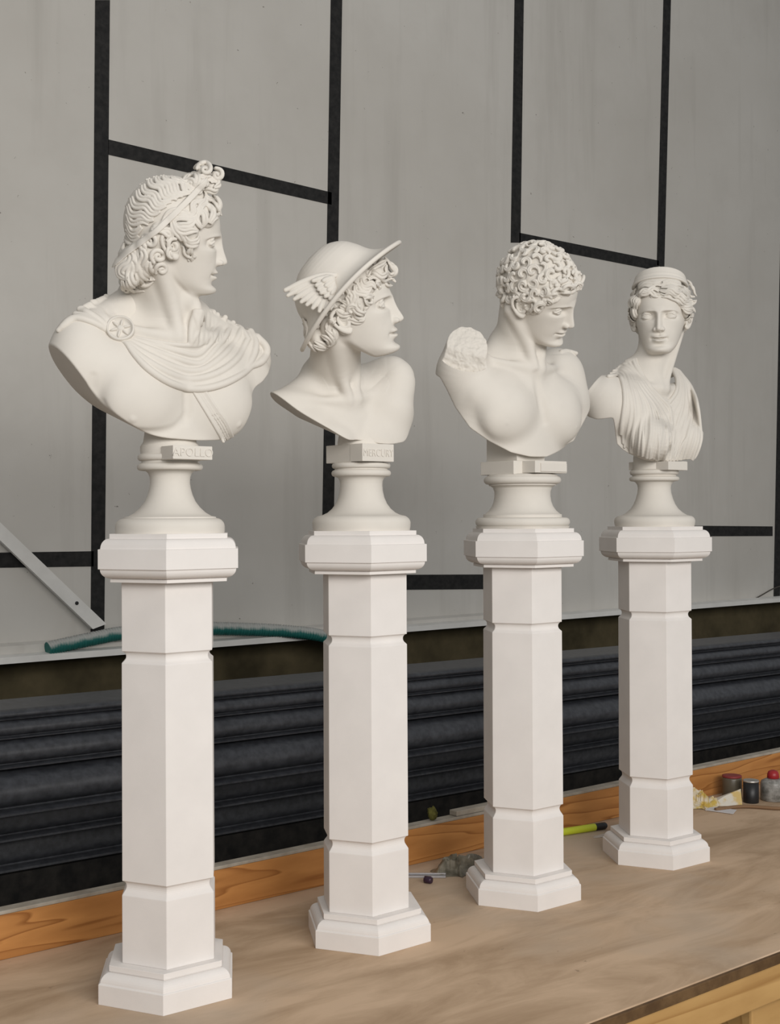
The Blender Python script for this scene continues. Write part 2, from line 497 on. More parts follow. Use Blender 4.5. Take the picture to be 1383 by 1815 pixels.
def mat_table():
    q = Nodes('worn_plywood', .7, .25); v = q.coords((1, 3.2, 1), space='World')
    v2 = q.coords(space='World')
    a = q.noise(v, 3.5, 6, .62, .6); b = q.noise(v2, 2.2, 4, .6); g = q.noise(v2, 260, 2, .6); s = q.noise(v2, 55, 3, .6)
    c = q.mix(q.ramp(a, [(.36, (0, 0, 0)), (.62, (1, 1, 1))]), (.40, .275, .172), (.60, .435, .295))
    c = q.mix(q.ramp(b, [(.5, (0, 0, 0)), (.72, (.75, .75, .75))]), c, (.48, .395, .31))
    c = q.mix(q.ramp(s, [(.70, (0, 0, 0)), (.76, (.7, .7, .7))]), c, (.24, .17, .11))
    c = q.mix(q.ramp(s, [(.22, (.6, .6, .6)), (.27, (0, 0, 0))]), c, (.66, .57, .47))
    q.col(c); q.bump(g, .15, .0008); return q.m
def mat_pine(name, dark, light, sc=1.):
    q = Nodes(name, .55, .35); v = q.coords((.55 * sc, 6 * sc, 6 * sc), space='World')
    n = q.noise(v, 1.6, 3, .5, .4)
    w = q.n('ShaderNodeMath', operation='MULTIPLY'); q.l(n, w.inputs[0]); w.inputs[1].default_value = 14
    f = q.n('ShaderNodeMath', operation='FRACT'); q.l(w.outputs[0], f.inputs[0])
    c = q.mix(q.ramp(f.outputs[0], [(0, (0, 0, 0)), (.75, (.35, .35, .35)), (.93, (1, 1, 1)), (1, (0, 0, 0))]), light, dark)
    m = q.noise(q.coords((2, 9, 9), space='World'), 3, 4)
    c = q.mix(q.ramp(m, [(.4, (0, 0, 0)), (.75, (.6, .6, .6))]), c, dark)
    q.col(c); return q.m
M_WALL = mat_wall(); M_TABLE = mat_table()
M_PINE = mat_pine('orange_pine', (.28, .105, .024), (.54, .25, .075))
M_PINE2 = mat_pine('golden_pine', (.36, .19, .06), (.56, .34, .13), .6)
def mat_noise(name, a, b, sc, rough=.7, spec=.3, bump=0., lo=.35, hi=.65):
    q = Nodes(name, rough, spec); v = q.coords(space='World'); n = q.noise(v, sc, 5, .6)
    q.col(q.mix(q.ramp(n, [(lo, (0, 0, 0)), (hi, (1, 1, 1))]), a, b))
    if bump: q.bump(n, bump, .002)
    return q.m
M_TAPE = mat_noise('black_tape', (.008, .008, .008), (.022, .021, .02), 60, .75)
M_SILL = mat_noise('dusty_white_metal', (.66, .65, .62), (.76, .75, .72), 9, .6)
M_BASE = mat_noise('brown_stained_concrete', (.045, .038, .022), (.12, .098, .056), 5, .9, .1, .3)
M_CHAN = mat_noise('dark_grey_plastic', (.030, .032, .038), (.056, .060, .069), 70, .42, .5)
M_SHADE_TIMBER = mat_noise('shade_black_timber', (.010, .010, .010), (.024, .022, .020), 30, .9, .1)  # trestle timber coloured near black, painting in the deep shade under the gutters
M_DARKW = mat_noise('dark_brown_edge', (.085, .045, .018), (.15, .085, .036), 30, .6)  # front edge strip, a darker brown than the bench top
M_EDGE = mat_noise('greyed_board_edge', (.30, .26, .21), (.42, .38, .32), 25, .8)
M_FLOOR = mat_noise('pale_concrete', (.24, .23, .21), (.34, .33, .30), 6, .9)
# ---------------------------------------------------------------- camera, light
cd = bpy.data.cameras.new('camera'); cam = bpy.data.objects.new('camera', cd); COL.objects.link(cam)
cd.sensor_fit = 'VERTICAL'; cd.sensor_height = 24.; cd.lens = 24. * FPX / 1815.
cam.matrix_world = Matrix([list(RG) + [0], list(UPV) + [0], list(-FWD) + [0], [0, 0, 0, 1]]).transposed()
cam.matrix_world.translation = Vector(CAM)
SC.camera = cam
cd.clip_start = .05
def area(name, loc, aim, energy, sx, sy, col):
    L = bpy.data.lights.new(name, 'AREA'); L.shape = 'RECTANGLE'; L.size = sx; L.size_y = sy; L.energy = energy; L.color = col
    o = bpy.data.objects.new(name, L); COL.objects.link(o); o.location = loc
    o.rotation_euler = (Vector(aim) - Vector(loc)).to_track_quat('-Z', 'Y').to_euler(); return o
area('daylight_opening', (.42, -1.5, 2.28), (1.3, 1.6, 1.1), 93, 3.0, 1.1, (1., .97, .93))
W = bpy.data.worlds.new('world'); SC.world = W; W.use_nodes = True
W.node_tree.nodes['Background'].inputs[0].default_value = (.96, .98, 1., 1); W.node_tree.nodes['Background'].inputs[1].default_value = .31
SC.view_settings.view_transform = 'Standard'; SC.view_settings.look = 'None'; SC.view_settings.exposure = 0.; SC.view_settings.gamma = 1.

# ---------------------------------------------------------------- floor, wall
WY = 2.62                                    # face of the wall panels
structure('floor', boxm((-5, -5, -.1), (12, 4.5, 0)), M_FLOOR)
z_bot = on_y(700, 1110, WY)[2]
structure('wall_back', boxm((-4, WY, z_bot), (12, WY + .12, 4.2)), M_WALL)
structure('wall_base', boxm((-4, WY + .06, 0), (12, WY + .2, z_bot - .012)), M_BASE)
# sill along the foot of the panels: two steps
pr = [(WY + .05, z_bot - .012), (WY - .050, z_bot - .012), (WY - .050, z_bot + .002), (WY - .012, z_bot + .005), (WY - .012, z_bot + .004), (WY + .05, z_bot + .004)]
structure('trim_1', extrude_x(pr, -4, 12), M_SILL)
pr = [(WY + .05, z_bot + .0045), (WY - .020, z_bot + .0045), (WY - .020, z_bot + .022), (WY - .004, z_bot + .027), (WY + .05, z_bot + .027)]
structure('trim_20', extrude_x(pr, -2, 1.32), M_WALL); structure('trim_21', extrude_x([(a, b - .008) if b > z_bot + .01 else (a, b) for a, b in pr], 1.32, 2.62), M_WALL)
# black tape lines between the panels, each a thin strip on the wall
TAPES = [[(169, 0), (195, 0), (185, 1125), (161, 1125)], [(587, -10), (607, -10), (592, 925), (572, 925)],
         [(913, -10), (929, -10), (923, 430), (906, 430)], [(1177, -10), (1190, -10), (1178, 475), (1165, 470)],
         [(192, 247), (588, 341), (588, 363), (192, 274)], [(921, 412.5), (1168, 461.8), (1168, 480), (921, 432)],
         [(-40, 980), (166, 977), (166, 1004), (-40, 1007)], [(640, 1019), (900, 1018), (900, 1044), (640, 1046)],
         [(1150, 931), (1370, 933), (1370, 950), (1150, 951)], [(1384, 430), (1398, 430), (1383, 1058), (1372, 1058)]]
for i, q in enumerate(TAPES):
    bm = bmesh.new()
    a = [bm.verts.new(on_y(x, y, WY - .0015)) for x, y in q]; b = [bm.verts.new(v.co + Vector((0, .0025, 0))) for v in a]
    bm.faces.new(a); bm.faces.new(b[::-1])
    for k in range(4): bm.faces.new((a[k], b[k], b[(k + 1) % 4], a[(k + 1) % 4]))
    bmesh.ops.recalc_face_normals(bm, faces=bm.faces)
    structure('trim_%d' % (i + 2), bm, M_TAPE)

# ---------------------------------------------------------------- workbench
T = TABLE_Z
bench = thing('workbench', 'wooden workbench with worn plywood top carrying the four pedestals', 'workbench', (1.5, 1.44, 0))
def bobj(name, bm, mat): 
    o = obj(name, bm, mat, bench); o.matrix_parent_inverse = Matrix.Translation((-1.5, -1.44, 0)); return o
bobj('bench_top', boxm((-.6, 1.090, T - .018), (4.2, 1.812, T), .0015), M_TABLE)
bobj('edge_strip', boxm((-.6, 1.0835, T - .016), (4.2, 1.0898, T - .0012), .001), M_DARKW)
bobj('back_board', boxm((-.6, 1.788, T + .0003), (4.2, 1.812, T + .0655), .001), M_PINE)
bobj('board_edge', boxm((-.6, 1.7882, T + .0656), (4.2, 1.8118, T + .0712), .0012), M_EDGE)
bobj('front_rail', boxm((-.6, 1.0925, T - .074), (4.2, 1.1175, T - .0183), .002), M_PINE2)
for x in (-.4, 1.594, 3.6):
    bobj('leg', boxm((x, 1.118, 0), (x + .09, 1.19, T - .0183), .004), M_PINE2)
    bobj('leg', boxm((x, 1.70, 0), (x + .09, 1.775, T - .0183), .004), M_PINE2)

# ---------------------------------------------------------------- dark channels stacked behind the bench
def channel(h, d):
    """moulded gutter on its side: rounded face to the room, rolled lip along the foot"""
    o = [(0, h * .99), (-d * .25, h * 1.0), (-d * .55, h * .95), (-d * .80, h * .84), (-d * .95, h * .68), (-d, h * .52), (-d * .95, h * .37), (-d * .80, h * .25), (-d * .62, h * .17)]
    o += [(-d * .62, h * .14), (-d * .95, h * .135), (-d * 1.05, h * .10), (-d * 1.04, h * .05), (-d * .95, h * .02), (-d * .2, h * .01), (.12, h * .01), (.12, h * .99)]
    return [(2.12 + a, b) for a, b in o]
rows = [(1.113, 1.096, .020, .0), (1.096, 1.064, .030, .0), (1.064, 1.016, .046, .0), (1.014, .941, .072, .0), (.940, .8685, .054, .10), (.868, .785, .052, .20)]
nm = ['topmost and thinnest of the stack', 'second from the top', 'third from the top', 'fourth from the top, the tallest', 'fifth from the top, set back', 'lowest, farthest back']
for (z1, z0, dpt, back), nn in zip(rows, nm):
    o = obj('gutter', extrude_x(channel(z1 - z0, dpt), -1.6, 3.6, True), M_CHAN); sharp(o.data, 50)
    o.location = (.8, back, z0); o.rotation_euler.y = .0105
    tag(o, 'dark grey gutter length behind the bench, ' + nn, 'gutter', 'gutters stacked behind the bench')
rack = thing('pallet', 'dark timber trestle under the stack of gutter lengths behind the workbench', 'trestle', (1.5, 2.2, -.0074)); rack.rotation_euler.y = .0105; rack.name = 'trestle'
def robj(name, bm): o = obj(name, bm, M_SHADE_TIMBER, rack); o.matrix_parent_inverse = Matrix.Translation((-1.5, -2.2, 0))
for x in (-.5, .9, 2.3, 3.7): robj('post', boxm((x, 2.30, .05), (x + .06, 2.40, .70)))
robj('beam', boxm((-.8, 2.27, .70), (4.4, 2.44, .7842)))

# ---------------------------------------------------------------- things on the wall
br = thing('brace', 'pale flat metal bar running diagonally down the wall to the sill at left', 'brace', tuple(on_y(100, 1040, WY - .02)))
q = [(-60, 868), (188.7, 1106), (165, 1115), (-60, 900)]
bm = bmesh.new(); a = [bm.verts.new(Vector(on_y(x, y, WY - .034)) - br.location) for x, y in q]
b = [bm.verts.new(v.co + Vector((0, .012, 0))) for v in a]
bm.faces.new(a); bm.faces.new(b[::-1])
for k in range(4): bm.faces.new((a[k], b[k], b[(k + 1) % 4], a[(k + 1) % 4]))
bmesh.ops.recalc_face_normals(bm, faces=bm.faces); obj('bar', bm, M_SILL, br)
bm = lathe([(.004, 0), (.004, .002), (.002, .003)], 12); o = obj('screw', bm, plain('dark_steel', (.05, .05, .05), .5, .5, 1.), br)
o.location = Vector(on_y(136, 1069, WY - .0341)) - br.location; o.rotation_euler.x = PI / 2

hp = [(84, 1150), (118, 1142), (160, 1133), (217, 1122), (300, 1114), (385, 1114), (480, 1117), (540, 1122), (580, 1129), (630, 1142), (660, 1156)]
P = catmull([on_y(x, y, WY - (.035 if x < 450 else min(.070, .035 + (x - 450) * .0004))) for x, y in hp], 60)
L = np.concatenate([[0], np.cumsum(np.linalg.norm(np.diff(P, axis=0), axis=1))])
s_ = np.arange(0, L[-1], .0016); P = np.stack([np.interp(s_, L, P[:, k]) for k in range(3)], 1)
q = Nodes('teal_hose_dusty_on_top', .6, .4); g = q.n('ShaderNodeNewGeometry'); sx = q.n('ShaderNodeSeparateXYZ'); q.l(g.outputs['Normal'], sx.inputs[0])
nz = q.noise(q.coords(space='World'), 40, 3); ad = q.n('ShaderNodeMath', operation='ADD'); q.l(sx.outputs['Z'], ad.inputs[0]); q.l(nz, ad.inputs[1])
q.col(q.mix(q.ramp(ad.outputs[0], [(.45, (0, 0, 0)), (1.0, (1, 1, 1))]), (.012, .13, .115), (.40, .41, .39)))
o = obj('corrugated_hose', tube_mesh(P, .0145 + .0012 * np.sign(np.sin(s_ * 2 * PI / .0064)), 16), q.m)
tag(o, 'dusty teal corrugated hose lying along the sill at the foot of the wall', 'hose')

# ---------------------------------------------------------------- pedestals
def bevelled(o, w=.0008):
    m = o.modifiers.new('edge', 'BEVEL'); m.width = w; m.segments = 2; m.limit_method = 'ANGLE'; m.angle_limit = math.radians(25)
BASE = [(.101, 0), (.101, .0262), (.0995, .0272)] + arc((.0835, .0272), (.0150, .0125), 0, 88, 7) + [(.0835, .0405), (.0857, .0407), (.0857, .0485)]
SHAFT = [(.0700, .0485), (.0700, .1386)] + arc((.0700, .1500), (.0065, .0075), 245, 95, 8)[1:-1] + [(.0697, .1575), (.0692, .4478)] + arc((.0692, .4565), (.0065, .0069), 245, 95, 8)[1:-1] + [(.0690, .4634), (.0690, .5562)]
CAP = [(.0885, .5562), (.0885, .5607), (.0865, .5609)] + arc((.0865, .5730), (.0165, .0118), -88, -4, 8) + [(.1035, .5738), (.106, .574), (.106, .600), (.1025, .6005)] + arc((.0905, .6005), (.012, .0135), 4, 86, 8) + [(.0895, .6140), (.0895, .6204)]
who = ['bust in a cloak with a brooch', 'bust in a winged helmet', 'curly haired male bust with a broken arm', 'draped female bust']
where = ['nearest the camera, leftmost of the four', 'second from the left', 'third from the left', 'farthest, rightmost of the four']
CAPC = []
for i, (X, Z, a, dx, dz, a2) in enumerate(PED):
    p = from_cam(X, Z); c = from_cam(dx, dz)
    def wa(a): d = RIGHT * math.sin(a) - FWD0 * math.cos(a); return math.atan2(d[0], -d[1])
    t = thing('pedestal', 'white hexagonal stone pedestal under the ' + who[i], 'pedestal', (p[0], p[1], T), 0, 'hexagonal pedestals on the workbench')
    for nm_, pr, ang, off in (('base', BASE, wa(a), 0), ('shaft', SHAFT, wa(a), .5), ('cap', CAP, wa(a2), 1)):
        o = obj(nm_, lathe(pr, 6, False, ang), M_PED, t); o.location = (c[0] * off, c[1] * off, 0); bevelled(o)
    CAPC.append((p[0] + c[0], p[1] + c[1], T + .6204))
# ---------------------------------------------------------------- small things left on the bench
def crumple(w, d, h, seed, n=14, fold=.5):
    """a creased sheet: cellular facets over a heap"""
    r = np.random.RandomState(seed); bm = bmesh.new()
    c = r.rand(24, 2); hv = r.rand(24); nv = r.normal(0, 1, (24, 2))
    grid = []
    for i in range(n + 1):
        row = []
        for j in range(n + 1):
            u, v = i / n, j / n
            dd = np.hypot(c[:, 0] - u, c[:, 1] - v); k = np.argsort(dd)[:2]
            z = h * (.25 + .75 * hv[k[0]]) + (nv[k[0]] @ (np.array((u, v)) - c[k[0]])) * h * .9
            e = min(u, v, 1 - u, 1 - v) * 3.2; z = max(.0008, min(z, h) * min(1, .08 + e))
            a = 2 * PI * fold * (hv[k[0]] - .5)
            row.append(bm.verts.new(((u - .5) * w + .12 * w * math.sin(7 * v + seed), (v - .5) * d + .12 * d * math.sin(6 * u + seed), z)))
        grid.append(row)
    for i in range(n):
        for j in range(n):
            bm.faces.new((grid[i][j], grid[i + 1][j], grid[i + 1][j + 1], grid[i][j + 1]))
    bm.normal_update(); bmesh.ops.solidify(bm, geom=bm.faces[:], thickness=.0005)
    return bm
def single(name, bm, mat, loc, label, cat, rz=0., group=None):
    o = obj(name, bm, mat); o.location = loc; o.rotation_euler.z = rz; return tag(o, label, cat, group)
M_YEL = plain('fluorescent_yellow_plastic', (.50, .56, .03), .4, .5); M_BLK = plain('black_plastic', (.012, .012, .013), .45, .5)
# marker pen lying against the board
a_, b_ = Vector((1.836, 1.7640, T + .0075)), Vector((1.953, 1.7425, T + .0075)); dv = (b_ - a_).normalized(); Lp = (b_ - a_).length
pen = thing('marker_pen', 'yellow highlighter pen with a black cap lying behind the third pedestal', 'pen', tuple(a_))
qr = dv.to_track_quat('Z', 'Y').to_euler()
o = obj('barrel', lathe([(.0055, 0), (.0070, .003), (.0075, .006), (.0075, Lp - .004), (.0072, Lp)], 24), M_YEL, pen); o.rotation_euler = qr; sharp(o.data, 30)
o = obj('cap', lathe([(.0066, Lp), (.0070, Lp + .001), (.0072, Lp + .018), (.0068, Lp + .026), (.0050, Lp + .029)], 24), M_BLK, pen); o.rotation_euler = qr; sharp(o.data, 30)
single('paper_scrap', crumple(.045, .018, .004, 3, 8), plain('grey_paper', (.52, .46, .40), .9), (1.935, 1.705, T), 'curled grey paper scrap lying in front of the yellow highlighter', 'paper scrap', -.2)
# rubbish between the second and third pedestals
single('crumpled_wrapper', crumple(.085, .070, .034, 7, 26), mat_noise('dull_olive_film', (.09, .08, .055), (.24, .22, .17), 60, .35, .5), (1.545, 1.705, T), 'crumpled dull olive plastic wrapper lying beside the base of the third pedestal', 'wrapper', .3)
bm = bmesh.new(); box(bm, (-.045, -.008, 0), (.045, .008, .003), .0008); box(bm, (-.045, .004, .003), (.045, .008, .0055), .0006)
single('metal_strip', bm, plain('dull_steel', (.38, .37, .38), .4, .5, .6), (1.468, 1.7205, T), 'short dull grey metal strip lying by the second pedestal', 'metal strip', -.72)
bm = lathe([(.0045, 0), (.0062, .001), (.0062, .012), (.0050, .0145)], 16); o = single('pen_cap', bm, plain('dark_purple_plastic', (.03, .012, .03), .4, .5), (1.449, 1.688, T + .0062), 'tiny dark purple cap lying in front of the metal strip', 'cap', .4); o.rotation_euler.x = PI / 2
bm = bmesh.new(); bmesh.ops.create_icosphere(bm, subdivisions=4, radius=1.)
for v in bm.verts:
    n = v.co.normalized(); k = 1 + .14 * math.sin(5 * n.x + 2 * n.z) * math.cos(4 * n.y + 1) + .06 * math.sin(13 * n.z + 9 * n.x); v.co = Vector((n.x * .0095, n.y * .0095, n.z * .0125 + .0118)) * k
for f in bm.faces: f.smooth = True
single('putty_lump', bm, mat_noise('olive_putty', (.06, .055, .01), (.14, .13, .03), 140, .8), (1.565, 1.799, T + .0715), 'small olive green lump stuck on the top of the back board', 'lump')
single('board_offcut', boxm((0, -.010, 0), (.15, .011, .010), .0015), M_EDGE, (1.618, 1.800, T + .0715), 'pale grey offcut lying along the top of the back board', 'offcut')
# corner heap at the right
M_TIS = mat_noise('yellow_stained_tissue', (.52, .37, .09), (.66, .60, .50), 45, .9, .2, 0, .42, .58)
single('crumpled_tissue', crumple(.062, .052, .042, 12, 26), M_TIS, (2.293, 1.735, T), 'crumpled yellow stained tissue lying right of the last pedestal', 'tissue', .2)
bm = bmesh.new()
vs = [bm.verts.new(p) for p in ((-.038, -.01, .001), (.034, -.018, .001), (.040, .008, .033), (-.034, .022, .004), (.0, .002, .019))]
for t_ in ((0, 1, 4), (1, 2, 4), (2, 3, 4), (3, 0, 4)): bm.faces.new([vs[k] for k in t_])
bm.normal_update(); bmesh.ops.solidify(bm, geom=bm.faces[:], thickness=.0006)
single('folded_paper', bm, mat_noise('cream_paper', (.60, .44, .18), (.64, .60, .52), 22, .9, .2, 0, .45, .55), (2.345, 1.712, T), 'folded cream and yellow paper leaning against the small black tin', 'paper', -.6)
tin = thing('tin', 'small black tin with a pale rim in the right corner of the bench', 'tin', (2.412, 1.690, T))
obj('body', lathe([(.0165, 0), (.0170, .001), (.0170, .046)], 32), M_BLK, tin)
obj('rim', lathe([(.0172, .046), (.0178, .047), (.0178, .049), (.0165, .050), (.0150, .049)], 32), plain('pale_tin', (.55, .53, .5), .35, .5, .7), tin)
jar = thing('jar', 'brownish grey jar with a flat red lid behind the black tin', 'jar', (2.418, 1.745, T))
obj('body', lathe([(.021, 0), (.0222, .002), (.0222, .044), (.021, .047)], 32), plain('smoky_plastic', (.10, .085, .06), .3, .5), jar)
obj('lid', lathe([(.0215, .047), (.0220, .048), (.0215, .051), (.016, .052)], 32), plain('dull_red', (.22, .03, .03), .5, .4), jar)
tub = thing('bottle', 'cloudy grey plastic bottle with a red cap at the right edge of the photo', 'bottle', (2.470, 1.672, T))
obj('body', lathe([(.026, 0), (.028, .002), (.028, .038), (.026, .043), (.018, .047), (.012, .049)], 32), mat_noise('cloudy_plastic', (.14, .135, .12), (.34, .33, .31), 70, .35, .5), tub)
obj('cap', lathe([(.0125, .049), (.0135, .050), (.0130, .058), (.0105, .064), (.005, .067)], 24), plain('red_plastic', (.33, .015, .02), .4, .5), tub)
P_ = catmull([on_table(1268, 1438) + np.array((0, 0, .004)), on_table(1320, 1433) + np.array((0, 0, .0045)), on_table(1390, 1436) + np.array((0, 0, .004)), on_table(1450, 1428) + np.array((0, 0, .004))], 8)
tag(obj('stick', tube_mesh(P_, .0038, 10), plain('brown_stick', (.22, .13, .07), .7)), 'thin brown stick lying in front of the tin and the bottle', 'stick')
q = [on_table(*p) for p in ((1250, 1437), (1262, 1431), (1306, 1437), (1300, 1444))]; c_ = sum(q) / 4
bm = bmesh.new(); bm.faces.new([bm.verts.new(Vector(v - c_) + Vector((0, 0, .0012))) for v in q]); bm.normal_update(); bmesh.ops.solidify(bm, geom=bm.faces[:], thickness=.001)
single('paper_strip', bm, plain('white_paper', (.62, .60, .60), .9), tuple(c_), 'white paper strip lying flat in front of the yellow tissue', 'paper strip')
# thin cable hanging across the panel joint at the right
P_ = catmull([on_y(x, y, WY - .006) for x, y in ((1338, 1062), (1352, 1054), (1372, 1043), (1395, 1036), (1430, 1030))], 6)
tag(obj('cable', tube_mesh(P_, .0022, 8), plain('grey_cable', (.07, .06, .05), .6)), 'thin dark cable crossing the wall low down at the right edge', 'cable')
# ---------------------------------------------------------------- busts: shared tools
class Bust:
    def __init__(s, i, name, label, socle_r=1.):
        s.o = np.array(CAPC[i]); s.mpp = 0
        s.t = thing('bust', label, 'bust', tuple(s.o), 0, 'stone busts on the pedestals'); s.t.name = 'bust'
        c = CAM - s.o; s.eye = np.array([c[0], -c[1], c[2]])
        s.zc = float((s.o - CAM) @ FWD)                  # depth of the bust's axis
        s.vd = np.array([FWD[0], -FWD[1], FWD[2]])
    def dir(s, px, py):
        r = ray(px, py); return np.array([r[0], -r[1], r[2]])
    def P(s, px, py, w=0.):
        """bust coordinates of a measured point lying w metres nearer than the axis"""
        return s.eye + s.dir(px, py) * (s.zc - w)
    def px(s, p):
        v = np.asarray(p) - s.eye; R_ = np.array([RG[0], -RG[1], RG[2]]); U_ = np.array([UPV[0], -UPV[1], UPV[2]])
        z = v @ s.vd; return 691.5 + FPX * (v @ R_) / z, 907.5 - FPX * (v @ U_) / z
    def dirs(s, pts): return np.array([s.dir(*p) for p in pts])
    def cast(s, grids, pts):
        """nearest surface under each measured point; points that miss keep the depth of their neighbours"""
        d = s.dirs(pts); n = len(pts); best = np.full(n, 9.); O = s.eye + d * (s.zc - .25)
        for g in grids:
            P, hit = g.cast(O, d, .5); t = np.where(hit, ((P - O) / d)[:, 1], 9.); best = np.minimum(best, t)
        ok = best < 8
        if not ok.any(): best[:] = .25
        else: best = np.interp(np.arange(n), np.flatnonzero(ok), best[ok])
        return O + d * best[:, None]
    def part(s, name, me, parent=None, mat=None):
        return obj(name, me, mat or M_BUST, parent or s.t)

def cropper(x0, y0, k): return lambda pts: [(x0 + x / k, y0 + y / k) for x, y in pts]
def over(g, P, n=8, step=.006, d=(0, -1, -.15)):
    """carry a path on over the far side of the form"""
    P = list(P); d = np.array(d, float) / np.linalg.norm(d)
    for _ in range(n): P.append(g.snap((P[-1] + d * step)[None], 0, 6)[0])
    return np.array(P)
def lens(P): return np.concatenate([[0], np.cumsum(np.linalg.norm(np.diff(P, axis=0), axis=1))])
def resample(P, step):
    P = np.asarray(P, float); L = lens(P); n = max(3, int(L[-1] / step) + 1); t = np.linspace(0, L[-1], n)
    return np.stack([np.interp(t, L, P[:, k]) for k in range(P.shape[1])], 1)
def smooth_path(P, it=2):
    P = P.copy()
    for _ in range(it): P[1:-1] = P[1:-1] * .5 + (P[:-2] + P[2:]) * .25
    return P
def taper(n, r, a=.45, b=.35, p=.25):
    t = np.linspace(0, 1, n); e = np.minimum(1, np.minimum(a + t / p * (1 - a), b + (1 - t) / p * (1 - b))); return r * e
def lock(g, P, r, surf=None, n=2, k=.0004, lift=.0015, gap=1.2, tap=(.5, .35)):
    """a carved lock: n parallel ridges following path P over a surface"""
    P = smooth_path(resample(P, .002), 1)
    T = np.gradient(P, axis=0); T /= np.linalg.norm(T, axis=1, keepdims=True) + 1e-9
    N = (surf or g).grad(P, .004)
    B = np.cross(T, N); B /= np.linalg.norm(B, axis=1, keepdims=True) + 1e-9
    rr = taper(len(P), r, *tap)
    for j in range(n):
        off = (j - (n - 1) / 2) * gap
        q = P + N * lift + B * (off * rr)[:, None] * 1.25 - N * (abs(off) * .15 * rr)[:, None]
        g.tube(q, rr * (1. if n == 1 else .76), k)
    if n == 2: g.tube_cut((P + N * (lift + .75 * rr[:, None]))[2:-2], rr[2:-2] * .30, .0003)
def spiral(c, r, turns=1.6, a0=0., cw=1, n=28):
    t = np.linspace(0, 1, n); a = a0 + cw * t * turns * 2 * PI; q = r * (1 - .86 * t)
    return [(c[0] + q_ * math.cos(b), c[1] + q_ * math.sin(b)) for q_, b in zip(q, a)]

def vnoise(X, Y, Z, s, seed):
    """smooth value noise with cell size s"""
    t = np.random.RandomState(seed).rand(24, 24, 24).astype(F32); q = [np.asarray(v, F32) / F32(s) + F32(500) for v in (X, Y, Z)]
    i = [np.floor(v).astype(np.int32) for v in q]; f = [v - k for v, k in zip(q, i)]; f = [v * v * (3 - 2 * v) for v in f]; o = 0
    for a in (0, 1):
        for b_ in (0, 1):
            for c in (0, 1): o = o + (f[0] if a else 1 - f[0]) * (f[1] if b_ else 1 - f[1]) * (f[2] if c else 1 - f[2]) * t[(i[0] + a) % 24, (i[1] + b_) % 24, (i[2] + c) % 24]
    return o - F32(.5)
class TF:
    """torso frame: life-size centimetres about the pit of the neck"""
    def __init__(s, o, sc, yaw=0., lean=0., roll=0.):
        s.o = np.array(o, float); s.k = sc / 100.; s.M = rotz(-yaw) @ rotx(-lean) @ roty(roll)
    def w(s, P): return s.o + np.asarray(P, float) @ s.M.T * s.k
    def R(s): return s.M.T
def torso(g, F, mast=(None, None), head=None, arms=(1, 1), pec=1., pdz=0., ndz=0., trap=None, pk=1.2, py=-1.5):
    k = F.k
    def E(c, r, kk, cut=False, rot=None):
        R = F.R() if rot is None else rot.T @ F.R()
        (g.ell_cut if cut else g.ell)(F.w(c), np.array(r) * k, kk * k, R)
    def Tb(p, r, kk, cut=False, n=5):
        p = catmull(p, n); r = np.interp(np.linspace(0, 1, len(p)), np.linspace(0, 1, len(np.atleast_1d(r))), np.atleast_1d(r))
        (g.tube_cut if cut else g.tube)(F.w(p), r * k, kk * k)
    E((0, -8.5, -17), (15.2, 9.6, 22), 4)
    E((0, -7.5, -5), (14.5, 6.6, 7), 5)
    for s in (-1, 1):
        if trap: Tb([(s * 3, -8.6, 6), (s * 8, -8.6, .8), (s * 16, -8, -2.2)], (3.4, 3.2, 2.9), 3)
        else: Tb([(s * 3.5, -9.5, 10), (s * 8, -9.5, 3.2), (s * 16, -8.5, .2)], (4.2, 4.2, 3.2), 4)
        Tb([(s * 11, -9, -8), (s * 12.5, -9, -26)], (5, 4.5), 4)
        if arms[0 if s < 0 else 1]:
            E((s * 18, -7.8, -6.2), (6, 6.2, 9.4), 3.2)
            Tb([(s * 18.6, -8, -8), (s * 20.6, -8.3, -22)], (5.3, 4.8), 3)
        E((s * 8.0, py, -10.4 + pdz * .7), (8.5 * pec, 5.0 * pec, (6.8 - pdz * .4) * pec), pk, rot=roty(s * .25))
        E((s * 11.5, -3.6, -6), (7, 3.6, 4.2), 3, rot=roty(s * .35))
        Tb([(s * 1.5, .1, -.7), (s * 7, -1.6, .2), (s * 12, -4.6, 1.2), (s * 16, -7, 1.2)], (.95, .75, .8, 1.0), 1.6)
        E((s * 11.6, 3.4 + py + .15 * ndz, -13.9 + ndz), (.6, .5, .6), .6)
    E((0, -2.2, -1.5), (2.2, 2.4, 1.6), 2.2)
    E((0, .9, .3), (1.3, 1.2, 1.3), 1.2, True)
def cut_below(g, xs, zs, k=.0025, slope=.25, f0=.05):
    """saw the bust off below an outline z(x), undercut towards the back"""
    sl = (slice(None),) * 3; X, Fw, Z = g.open(sl)
    zc = curve1(xs, zs)(g.ax[0].astype(float)).astype(F32)[:, None, None]
    gr = np.gradient(curve1(xs, zs)(g.ax[0].astype(float)), g.h).astype(F32)[:, None, None]
    d = (zc + F32(slope) * (F32(f0) - Fw) - Z) / np.sqrt(1 + gr * gr + F32(slope ** 2))
    g.D[...] = smax(g.D, d, k)
